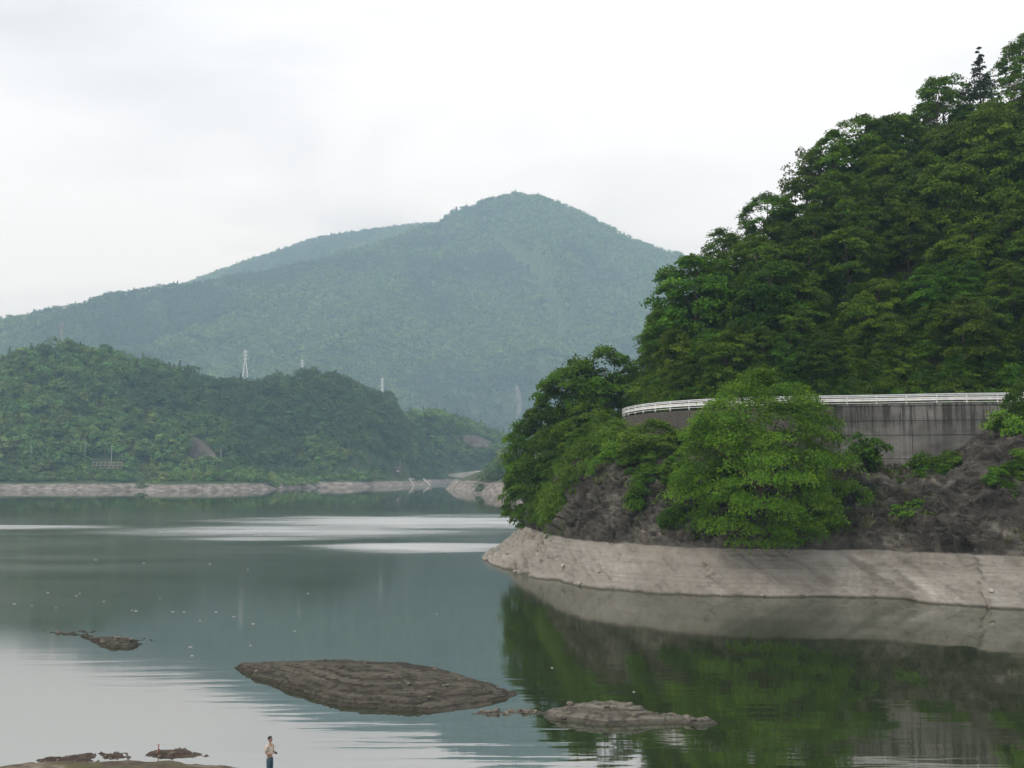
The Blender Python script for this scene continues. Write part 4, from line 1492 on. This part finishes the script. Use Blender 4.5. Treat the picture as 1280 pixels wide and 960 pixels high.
root = empty('boat_ramp', on(510, 607.5)); tag(root, 'pale concrete ramp with white edged steps on the far shore', 'ramp')
slab_px('slope', strip(485, 608.0, 516, 607.4, -0.5, 6.2, 14), PALEC, None, None, 0.6, root)
slab_px('slope', strip(519, 607.3, 538, 606.8, -0.5, 5.0, 16), PINKC, None, None, 0.6, root)
for (a, b) in (((518, 607.2), (511.5, 598.3)), ((538, 606.8), (529, 598.2))):
    q0, q1 = on(a[0], a[1], 0.1), at(b[0], b[1], on(a[0], a[1]).y + 17)
    MB().tube([q0 - root.location, q1 - root.location], 0.5, 4).build('kerb', PALEC, root)
GRASS = mat_plain('lawn', (0.095, 0.115, 0.045), 0.95, 0.25, 0.4)
c0, c1 = on(486, 602, 5.5), on(520, 601, 5.5)
gx = np.linspace(c0.x, c1.x, 30); gy = np.linspace(c0.y + 1, c0.y + 44, 36)
X, Y = np.meshgrid(gx, gy, indexing='ij')
lw = mobj('lawn', mesh_np('lawn', np.stack([X, Y, h_left(X, Y) + 0.12], -1).reshape(-1, 3), grid_faces(30, 36), True), GRASS)
tag(lw, 'small light green lawn above the concrete ramp on the far shore', kind='structure')

p = hit(493, 591.5, h_left, 960, 1200)
root = empty('lakeside_hut', (p.x, p.y + 3, p.z - 0.3)); tag(root, 'small pale hut with a dark roof above the lawn on the far shore', 'hut')
CREAM = mat_plain('hut_wall', (0.55, 0.53, 0.50), 0.8, 0.1, 0.5)
BROWN = mat_plain('hut_wood', (0.16, 0.11, 0.08), 0.8, 0.2, 0.5)
MB().box((-3.6, 0, 1.9), (4.0, 5, 3.8)).build('wall', CREAM, root)
MB().box((2.2, 0, 1.7), (7.4, 4.6, 3.4)).build('wing', BROWN, root)
mb = MB(); mb.add([(-6.2, -3.2, 3.8), (6.4, -3.2, 3.6), (6.4, 3.2, 3.6), (-6.2, 3.2, 3.8), (-5.4, 0, 5.4), (5.6, 0, 5.2)], [(0, 1, 5, 4), (3, 4, 5, 2), (0, 4, 3), (1, 2, 5), (0, 3, 2, 1)])
mb.build('roof', mat_plain('hut_roof', (0.10, 0.09, 0.09), 0.7, 0.2, 0.5), root)
MB().box((3.4, -2.34, 1.6), (2.6, 0.08, 1.6)).build('window', mat_plain('hut_glass', (0.4, 0.42, 0.42), 0.2, 0.05, 0.5), root)
MB().box((-3.6, -2.54, 1.1), (1.2, 0.08, 2.2)).build('door', BROWN, root)

# road embankment at the head of the bay
root = empty('bay_road_wall', at(594, 599, 1256)); tag(root, 'pale road embankment wall with a white rail at the head of the bay', 'wall')
A, B, Cc = at(560, 602, 1252), at(596, 601, 1258), at(630, 600, 1258)
hw = 9.0
mb = MB()
L0 = root.location
for (q0, q1, h0_, h1_) in ((A, B, 5.5, 9.5), (B, Cc, 9.5, 10.5)):
    a, b = q0 - L0, q1 - L0
    a.z = b.z = -3
    mb.add([a, b, b + Vector((0, 3, h1_ + 3)), a + Vector((0, 3, h0_ + 3)), a + Vector((0, 9, h0_ + 3)), b + Vector((0, 9, h1_ + 3))], [(0, 1, 2, 3), (3, 2, 5, 4)])
mb.build('face', mat_plain('embankment', (0.21, 0.20, 0.18), 0.9, 0.2, 0.1), root)
MB().tube([A - L0 + Vector((0, 3, 6.3)), B - L0 + Vector((0, 3, 10.3)), Cc - L0 + Vector((0, 3, 11.3))], 0.45, 4).build('rail', WHITE, root)

# ------------------------------------------------------------------ rocks in the lake
def mat_islet(name, lo, hi, sandy):
    t = NT(name)
    z = t.new('ShaderNodeNewGeometry').outputs['Position']
    band = t.noise(t.pos((0.10, 0.16, 6.0), (R(2), R(1), 0)), 1.0, 5, 0.7)
    c = t.ramp(band, [(0.32, lo), (0.52, tuple((a + b) / 2 for a, b in zip(lo, hi))), (0.70, hi)])
    zb = t.sep_z(z)[2]
    wv = t.math('SINE', t.math('ADD', t.math('MULTIPLY', zb, 33.0), t.math('MULTIPLY', t.noise(t.pos((0.35, 0.35, 0.6)), 1.0, 4, 0.6), 6.0)))
    c = t.mix(t.math('MULTIPLY', t.ramp(wv, [(0.3, 0.0), (0.8, 0.8)]), t.ramp(t.noise(t.pos((0.5, 0.5, 1.5)), 1.0, 4, 0.7), [(0.38, 0.0), (0.6, 0.9)])), c, tuple(x * 0.40 for x in lo))
    spk = t.noise(t.pos((2.2, 2.2, 3.0)), 1.0, 6, 0.7)
    c = t.mix(t.ramp(spk, [(0.40, 0.6), (0.52, 0.0)]), c, tuple(x * 0.45 for x in lo))
    c = t.mix(t.ramp(t.noise(t.pos((5, 5, 5)), 1.0, 4, 0.7), [(0.66, 0.0), (0.74, 0.8)]), c, sandy)
    zz = t.sep_z(z)[2]
    wet = t.math('SUBTRACT', 1.0, t.math('MULTIPLY', t.math('SUBTRACT', zz, 0.05), 7.0, True), True)
    c = t.mix(t.math('MULTIPLY', wet, 0.55), c, tuple(x * 0.5 for x in lo))
    nm = t.bump(t.noise(t.pos((2.5, 2.5, 6)), 1.0, 7, 0.7), 0.9, 0.12)
    return t.done(t.bsdf(c, 0.95, nm, 0.15))


STONES = []
STONEM = mat_plain('loose_stone', (0.125, 0.112, 0.092), 0.95, 0.5, 3.0, 0.1, 0.03)
for k in range(4):
    bm = bmesh.new(); bmesh.ops.create_icosphere(bm, subdivisions=1, radius=1.0)
    for v in bm.verts: v.co *= random.uniform(0.72, 1.2)
    me = bpy.data.meshes.new('stone'); bm.to_mesh(me); bm.free(); me.materials.append(STONEM)
    STONES.append(me)


def islet(name, outline, hmax, crest, label, mat, step, n_ter, res=0.14, seed=1, rough=0.10, skew=0.5, slope=0.5, stones=40, smax=0.20):
    """outline: waterline polygon (x,y); height grows inland in worn steps like strata"""
    xs = [p[0] for p in outline]; ys = [p[1] for p in outline]
    X, Y = np.meshgrid(np.arange(min(xs) - 1, max(xs) + 1, res), np.arange(min(ys) - 1, max(ys) + 1, res), indexing='ij')
    d, _ = poly_dist(X, Y, list(outline) + [outline[0]])
    sd = np.where(in_poly(X, Y, outline), d, -d)
    P = np.stack([X / 1.8, Y / 1.8, np.zeros_like(X)], -1)
    sd = sd + fbm(P, seed, 5, 0.62) * 0.80 * max(0.5, min(1, hmax)) + fbm(P * 3.1, seed + 30, 4, 0.6) * 0.16
    dc, hv_ = poly_dist(X, Y, crest)
    edge_h = 0.34 * min(1.0, hmax)
    base = np.minimum(np.where(sd < 0.35, np.maximum(sd, 0) / 0.35 * edge_h, edge_h + (sd - 0.35) * slope), hv_ - 0.10 * dc)
    base = base + fbm(P * 0.8, seed + 4, 5, 0.6) * rough * 1.4
    # worn terraces
    q = base / step + 0.3 * fbm(P * 0.35, seed + 9, 2)
    fl_ = np.floor(q); fr = q - fl_
    ter = (fl_ + np.clip((fr - 0.55) / 0.45, 0, 1) ** 1.0 * 0.8 + fr * 0.2) * step - step * 0.3 * fbm(P * 0.35, seed + 9, 2)
    z = np.where(sd > 0, base * (1 - n_ter) + ter * n_ter, np.maximum(sd, -1.0) * 0.7)
    z = z + np.where(sd > -0.1, fbm(P * 4.5, seed + 14, 4, 0.6) * rough * 0.8, 0)
    c = np.array([np.mean(xs), np.mean(ys), 0.0])
    V = np.stack([X, Y, z], -1).reshape(-1, 3) - c
    Fq = grid_faces(X.shape[0], X.shape[1])
    keep = (V[Fq][:, :, 2].max(1) > -0.6)
    me = mesh_np(name, V, Fq[keep], False)
    bm = bmesh.new(); bm.from_mesh(me)
    bmesh.ops.delete(bm, geom=[v for v in bm.verts if not v.link_faces], context='VERTS')
    bm.to_mesh(me); bm.free()
    o = mobj(name, me, mat); o.location = c
    tag(o, label, 'rock', 'rocks standing out of the lake')
    # loose stones lying on it and at its edge
    rs = np.random.default_rng(seed + 70)
    zz = z.reshape(-1); sdf = sd.reshape(-1)
    okv = np.where((sdf > -0.05) & (zz > -0.02))[0]
    for i in rs.choice(okv, min(stones, len(okv)), replace=False):
        st = mobj('stone', STONES[int(rs.integers(len(STONES)))], None, o)
        q = 0.04 + smax * rs.random() ** 3
        st.location = V[i] + np.array([0, 0, q * 0.25]); st.scale = (q * 1.3, q, q * 0.7)
        st.rotation_euler = (rs.normal(0, .2), rs.normal(0, .2), rs.random() * 6.28)
    return o


def wl_px(lst): return [(on(px, py).x, on(px, py).y) for (px, py) in lst]


MUD = mat_islet('strata_mud', (0.034, 0.031, 0.024), (0.120, 0.108, 0.084), (0.28, 0.26, 0.21))
MUD2 = mat_islet('strata_grey', (0.066, 0.061, 0.049), (0.185, 0.172, 0.142), (0.34, 0.32, 0.27))
big_out = wl_px([(288, 832), (318, 849), (350, 861), (390, 873), (430, 882), (480, 888), (530, 889), (580, 886), (615, 880), (640, 871)]) + wl_px([(628, 862), (590, 850), (520, 840), (440, 832), (360, 829), (310, 827)])
big_out = wl_px([(288, 832), (318, 849), (350, 861), (390, 873), (430, 882), (480, 888), (530, 889), (580, 886), (615, 880), (640, 871)]) + [(0.3, 64.2), (-1.4, 67.5), (-4.6, 71.0), (-8.5, 73.6), (-12.5, 75.0), (-16.0, 74.4)]
islet('rock_islet', big_out, 2.0, [(-17.0, 72.6, 0.38), (-13, 69.8, 0.86), (-9.5, 66.5, 1.25), (-6.5, 65.0, 1.08), (-3.5, 64.0, 0.72), (-0.8, 63.0, 0.28)],
      'large dark stepped mud and rock islet in the foreground water', MUD, 0.17, 0.97, 0.085, 3, 0.075, slope=0.30, stones=55, smax=0.13)
out2 = wl_px([(650, 889), (672, 895), (700, 901), (740, 905), (790, 906), (840, 905.5), (875, 907), (903, 905)]) + wl_px([(880, 899), (862, 897), (846, 895)]) + [(7.6, 58.4), (5.8, 60.2), (3.6, 60.6), (2.0, 59.8)]
islet('rock_islet', out2, 1.0, [(1.2, 58.6, 0.22), (3.4, 58.3, 0.65), (4.8, 58.0, 0.85), (6.4, 57.6, 0.70), (7.8, 56.9, 0.38), (8.6, 56.6, 0.25), (9.2, 56.3, 0.42), (9.8, 56.0, 0.15)],
      'smaller pale grey rock islet right of the large dark one', MUD2, 0.16, 0.88, 0.08, 8, 0.06, slope=0.55)
out2b = wl_px([(585, 893), (620, 895), (655, 893), (688, 891), (660, 887), (628, 888), (600, 889)])
islet('rock_islet', out2b, 0.2, [(-1.8, 58.2, 0.14), (0.8, 58.4, 0.16)], 'thin flat rock bar linking the two foreground islets', MUD2, 0.08, 0.3, 0.09, 12, 0.05, slope=0.4)
out3 = wl_px([(48, 788.5), (70, 792), (100, 795), (118, 803), (126, 808), (160, 811), (172, 808), (196, 801), (170, 797), (150, 795), (120, 790), (95, 786), (70, 785.5)])
islet('rock_islet', out3, 0.5, [(-35, 86.5, 0.16), (-32, 85, 0.24), (-29.5, 82.5, 0.36), (-27.5, 82.0, 0.2)], 'low broken brown rock bar in the water at left', MUD, 0.16, 0.4, 0.10, 17, 0.22, slope=0.5)

# near shore at the bottom left
def h_shore(X, Y):
    out_ = [(-21.8, 48.5), (-20.5, 49.0), (-18.0, 49.45), (-15.0, 49.5), (-12.8, 48.9), (-11.2, 48.2), (-9.4, 47.2), (-8.0, 44.5), (-4, 41), (6, 38), (30, 34), (60, 30), (60, -12), (-60, -12), (-60, 36), (-34, 42), (-25, 45)]
    d, _ = poly_dist(X, Y, out_ + [out_[0]])
    sd = np.where(in_poly(X, Y, out_), d, -d)
    P = np.stack([X / 2.2, Y / 2.2, np.zeros_like(X)], -1)
    sd = sd + fbm(P * 1.5, 51, 5, 0.6) * 0.75
    z = np.where(sd < 0, sd * 0.5, np.minimum(sd * 0.26, 0.42 + np.maximum(sd - 13, 0) * 0.34))
    z = np.minimum(z, 10.4)
    return z + np.where(sd > 0, fbm(P * 2.5, 52, 5, 0.65) * 0.14, 0)


t = NT('shore_mud')
c = t.ramp(t.noise(t.pos(), 0.8, 6, 0.65), [(0.3, (0.045, 0.036, 0.028)), (0.52, (0.095, 0.076, 0.056)), (0.72, (0.20, 0.17, 0.13))])
c = t.mix(t.ramp(t.noise(t.pos(), 0.7, 6, 0.7), [(0.52, 0.0), (0.62, 0.7)]), c, (0.085, 0.088, 0.035))
SHORE = t.done(t.bsdf(c, 0.95, t.bump(t.noise(t.pos(), 5, 6, 0.65), 0.9, 0.08), 0.15))
xs = np.arange(-26, -5, 0.16); ys = np.arange(40.0, 50.5, 0.16)
X, Y = np.meshgrid(xs, ys, indexing='ij')
me = mesh_np('shore', np.stack([X, Y, h_shore(X, Y)], -1).reshape(-1, 3), grid_faces(len(xs), len(ys)), True)
tag(mobj('shore', me, SHORE), 'muddy brown near shore at the bottom left', kind='structure')
xs = np.arange(-60, 60.1, 1.5); ys = np.arange(-12, 40.1, 1.5)
X, Y = np.meshgrid(xs, ys, indexing='ij')
me = mesh_np('bank', np.stack([X, Y, h_shore(X, Y) - 0.02], -1).reshape(-1, 3), grid_faces(len(xs), len(ys)), True)
tag(mobj('bank', me, SHORE), 'earth bank below the viewpoint', kind='structure')

LEDGE = mat_islet('ledge_rock', (0.06, 0.045, 0.036), (0.15, 0.115, 0.09), (0.30, 0.26, 0.22))


def ledge(lst, h, label, seed, green=False):
    o_ = wl_px(lst)
    return islet('rock_ledge', o_, h, [(o_[0][0], o_[0][1], h), (o_[len(o_) // 2][0], o_[len(o_) // 2][1], h)], label, LEDGE, 0.07, 0.6, 0.05, seed, 0.045, slope=2.0, stones=16, smax=0.07)


ledge([(38, 954), (80, 953), (118, 952), (114, 942), (104, 944), (80, 947), (50, 950)], 0.15, 'dark flat rock ledge lying in the shallows, leftmost of three', 61)
ledge([(128, 950), (166, 949), (164, 944), (160, 941), (146, 942), (128, 941)], 0.12, 'small notched rock ledge between the two larger ones in the shallows', 63)
ledge([(177, 946), (215, 947), (262, 945), (250, 941), (225, 938), (205, 937), (186, 939)], 0.17, 'greenish rock ledge with a red stake, rightmost of three', 65)
p = on(198, 940, 0.15)
root = empty('red_stake', p); tag(root, 'small red stake standing on the right rock ledge', 'stake')
RED = mat_plain('stake_red', (0.26, 0.05, 0.04), 0.6, 0.15, 3)
MB().tube([(0, 0, -0.15), (0, 0, 0.16), (0.01, 0, 0.30)], [0.022, 0.022, 0.018], 7).build('stick', RED, root)
MB().box((0, 0, 0.31), (0.06, 0.06, 0.04)).build('cap', RED, root)

# scraps adrift on the water
FOAM = mat_plain('drift_scrap', (0.36, 0.35, 0.32), 0.8, 0.15, 4)
rg = np.random.default_rng(44)
spots = [(165, 763), (170, 764), (270, 765), (292, 771), (316, 780), (368, 789), (238, 809), (313, 807), (240, 820), (546, 768), (60, 741), (95, 745), (130, 752), (200, 748), (230, 765), (216, 765), (18, 755), (40, 757), (70, 760), (100, 742),
         (120, 700), (180, 704), (262, 705), (310, 712), (345, 722), (420, 705), (150, 728), (205, 735), (255, 728), (300, 745), (12, 722), (44, 712), (330, 705), (690, 835), (792, 865), (250, 776), (385, 742)]
for i, (px, py) in enumerate(spots[:24] + spots[33:]):
    p = on(px, py, 0.0)
    L = rg.uniform(0.05, 0.18) * (p.y / 95); Wd = L * rg.uniform(.45, .9)
    n = 7
    ang = np.linspace(0, 6.28, n, endpoint=False)
    rr = rg.uniform(.65, 1.1, n)
    top_ = [(math.cos(a) * L * r_, math.sin(a) * Wd * r_, 0.03 + rg.uniform(0, .02)) for a, r_ in zip(ang, rr)]
    bot = [(x, y, -0.03) for (x, y, z) in top_]
    mb = MB().add(top_ + bot, [tuple(range(n)), tuple(range(2 * n - 1, n - 1, -1))] + [(k, k + n, (k + 1) % n + n, (k + 1) % n) for k in range(n)])
    o = mb.build('drift_scrap', FOAM); o.location = p
    tag(o, 'tiny pale scrap of drift floating on the calm lake', 'drift scrap', 'pale scraps floating on the lake')

# ------------------------------------------------------------------ the person on the shore
def skin_mesh(name, nodes, edges, levels=2, root=0):
    me = bpy.data.meshes.new(name)
    me.from_pydata([n[0] for n in nodes], edges, [])
    o = bpy.data.objects.new(name, me); COL.objects.link(o)
    md = o.modifiers.new('skin', 'SKIN'); md.use_smooth_shade = True; md.branch_smoothing = 0.6
    sv = me.skin_vertices
    if not sv:
        bpy.context.view_layer.objects.active = o
        bm = bmesh.new(); bm.from_mesh(me); bm.verts.layers.skin.verify(); bm.to_mesh(me); bm.free()
        sv = me.skin_vertices
    for i, n in enumerate(nodes):
        r_ = n[1]
        sv[0].data[i].radius = r_ if hasattr(r_, '__len__') else (r_, r_)
        sv[0].data[i].use_root = (i == root)
    s2 = o.modifiers.new('sub', 'SUBSURF'); s2.levels = levels; s2.render_levels = levels
    dg = bpy.context.evaluated_depsgraph_get()
    out = bpy.data.meshes.new_from_object(o.evaluated_get(dg))
    bpy.data.objects.remove(o)
    for p_ in out.polygons: p_.use_smooth = True
    return out


SKINM = mat_plain('skin', (0.36, 0.22, 0.16), 0.6, 0.05, 4)
SHIRT = mat_plain('beige_shirt', (0.50, 0.43, 0.36), 0.9, 0.10, 6)
JEANS = mat_plain('blue_jeans', (0.055, 0.095, 0.125), 0.9, 0.15, 8)
HAIR = mat_plain('black_hair', (0.012, 0.010, 0.010), 0.5, 0.2, 10)
SHOE = mat_plain('dark_shoe', (0.03, 0.028, 0.027), 0.6, 0.2, 8)
pp = on(337, 968.5, 0.24)
pz = float(h_shore(np.array([pp.x]), np.array([pp.y]))[0])
man = empty('person', (pp.x, pp.y, pz), R(62), 0.96)
tag(man, 'person in a beige shirt and blue jeans standing at the water, hands held in front', 'person')
# local frame: faces -y, left arm +x
nd = [((0, 0, .96), (.135, .10)), ((0, .01, 1.12), (.13, .10)), ((0, .01, 1.30), (.155, .11)), ((0, .015, 1.42), (.10, .08)), ((0, .005, 1.49), .052), ((0, -.015, 1.56), .056)]
ed = [(0, 1), (1, 2), (2, 3), (3, 4), (4, 5)]
def chain(start, lst):
    prev = start
    for q in lst:
        nd.append(q); ed.append((prev, len(nd) - 1)); prev = len(nd) - 1
    return prev
chain(5, [((0, -.02, 1.63), (.078, .092)), ((0, -.015, 1.70), (.072, .085)), ((0, -.01, 1.735), (.04, .05))])
for sx in (-1, 1):
    chain(0, [((sx * .09, 0, .86), .092), ((sx * .10, -.01, .50), .058), ((sx * .10, .015, .32), .055), ((sx * .105, .02, .09), .038), ((sx * .11, -.03, .04), .036), ((sx * .12, -.13, .03), .03)])
    w = chain(3, [((sx * .17, .015, 1.40), .062), ((sx * .22, .03, 1.25), .048), ((sx * .235, .02, 1.10), .042), ((sx * .17, -.13, 1.09), .036), ((sx * .075, -.235, 1.105), .026)])
    pm = chain(w, [((sx * .045, -.275, 1.11), (.036, .016))])
    base = Vector(nd[pm][0])
    for q, (dz, l) in enumerate(((.030, .85), (.010, 1.0), (-.010, .95), (-.030, .75))):
        a = base + Vector((-sx * .030 * l, -.030 * l, dz)); b = base + Vector((-sx * .060 * l, -.030 * l, dz - .006)); c_ = base + Vector((-sx * .072 * l, -.005, dz - .008))
        chain(pm, [(tuple(a), .009), (tuple(b), .008), (tuple(c_), .0075)])
    tb = base + Vector((sx * .0, .005, .045))
    chain(w, [(tuple(tb + Vector((sx * .012, .012, -.012))), .011), (tuple(tb + Vector((-sx * .015, -.02, .008))), .009)])
body = mobj('body', skin_mesh('body', nd, ed, 2), SKINM, man)
# face: nose, ears, eyes
mb = MB()
mb.add([(-.016, -.105, 1.60), (.016, -.105, 1.60), (0, -.130, 1.605), (0, -.104, 1.655)], [(0, 1, 2), (0, 2, 3), (1, 3, 2)])
for sx in (-1, 1): mb.tube([(sx * .078, .0, 1.60), (sx * .088, .004, 1.63), (sx * .080, .0, 1.66)], [.010, .018, .010], 6)
mb.build('nose_and_ears', SKINM, man, True)
mb = MB()
for sx in (-1, 1): mb.tube([(sx * .045, -.100, 1.645), (sx * .018, -.106, 1.645)], .007, 6)
mb.tube([(-.024, -.103, 1.572), (.024, -.103, 1.572)], .005, 6)
mb.build('eyes_and_mouth', HAIR, man, True)
bm = bmesh.new(); bmesh.ops.create_uvsphere(bm, u_segments=20, v_segments=14, radius=1.0)
for v in bm.verts:
    v.co = Vector((v.co.x * .093, v.co.y * .112 + .006, v.co.z * .115 + 1.668))
bmesh.ops.delete(bm, geom=[v for v in bm.verts if (v.co.y < -.02 and v.co.z < 1.69 - 0.3 * (v.co.y + .02) * 0.2) or v.co.z < 1.60], context='VERTS')
me = bpy.data.meshes.new('hair'); bm.to_mesh(me); bm.free()
for p_ in me.polygons: p_.use_smooth = True
mobj('hair', me, HAIR, man)
sn = [((0, 0, .95), (.172, .125)), ((0, .005, 1.12), (.165, .125)), ((0, .01, 1.30), (.178, .130)), ((0, .015, 1.42), (.115, .095)), ((0, .008, 1.465), (.072, .068))]
se = [(0, 1), (1, 2), (2, 3), (3, 4)]
for sx in (-1, 1):
    b0 = len(sn)
    sn += [((sx * .175, .015, 1.40), .080), ((sx * .222, .03, 1.25), .070), ((sx * .236, .024, 1.14), .064)]
    se += [(3, b0), (b0, b0 + 1), (b0 + 1, b0 + 2)]
mobj('shirt', skin_mesh('shirt', sn, se, 2), SHIRT, man)
jn = [((0, 0, .97), (.155, .115)), ((0, 0, .90), (.15, .115))]
je = [(0, 1)]
for sx in (-1, 1):
    b0 = len(jn)
    jn += [((sx * .092, 0, .80), .105), ((sx * .10, -.01, .50), .078), ((sx * .10, .012, .30), .072), ((sx * .105, .02, .08), .066)]
    je += [(1, b0), (b0, b0 + 1), (b0 + 1, b0 + 2), (b0 + 2, b0 + 3)]
mobj('jeans', skin_mesh('jeans', jn, je, 2), JEANS, man)
for sx in (-1, 1):
    MB().tube([(sx * .105, .07, .04), (sx * .108, 0, .05), (sx * .115, -.10, .042), (sx * .122, -.17, .03)], [.04, .052, .048, .028], 8).build('shoe', SHOE, man, True)
gp = Vector((pp.x, pp.y, pz)) + Matrix.Rotation(R(62), 3, 'Z') @ Vector((0, -.305, 1.13)) * 0.96
gad = MB().box((0, 0, 0), (.085, .16, .03)).box((0, -.02, .02), (.06, .09, .012)).build('handheld_device', SHOE)
gad.location = gp; gad.rotation_euler = (0.4, 0, R(62))
tag(gad, 'small dark device held in the standing person\'s hands', 'device')

# ------------------------------------------------------------------ haze: the air between here and the mountain
t = NT('haze_air')
pv = t.new('ShaderNodeVolumePrincipled')
pv.inputs['Color'].default_value = (0.54, 0.80, 1.0, 1)
pv.inputs['Density'].default_value = 0.000145
pv.inputs['Absorption Color'].default_value = (1, 1, 1, 1)
pv.inputs['Anisotropy'].default_value = 0.0
t.l.new(pv.outputs[0], t.out.inputs['Volume'])
hz = MB().box((0, 2940, 566), (7900, 6320, 1148)).build('haze', t.m)      # from 8 m below the water to just above the peak
tag(hz, 'thin bluish summer haze over the lake and mountains', kind='stuff')
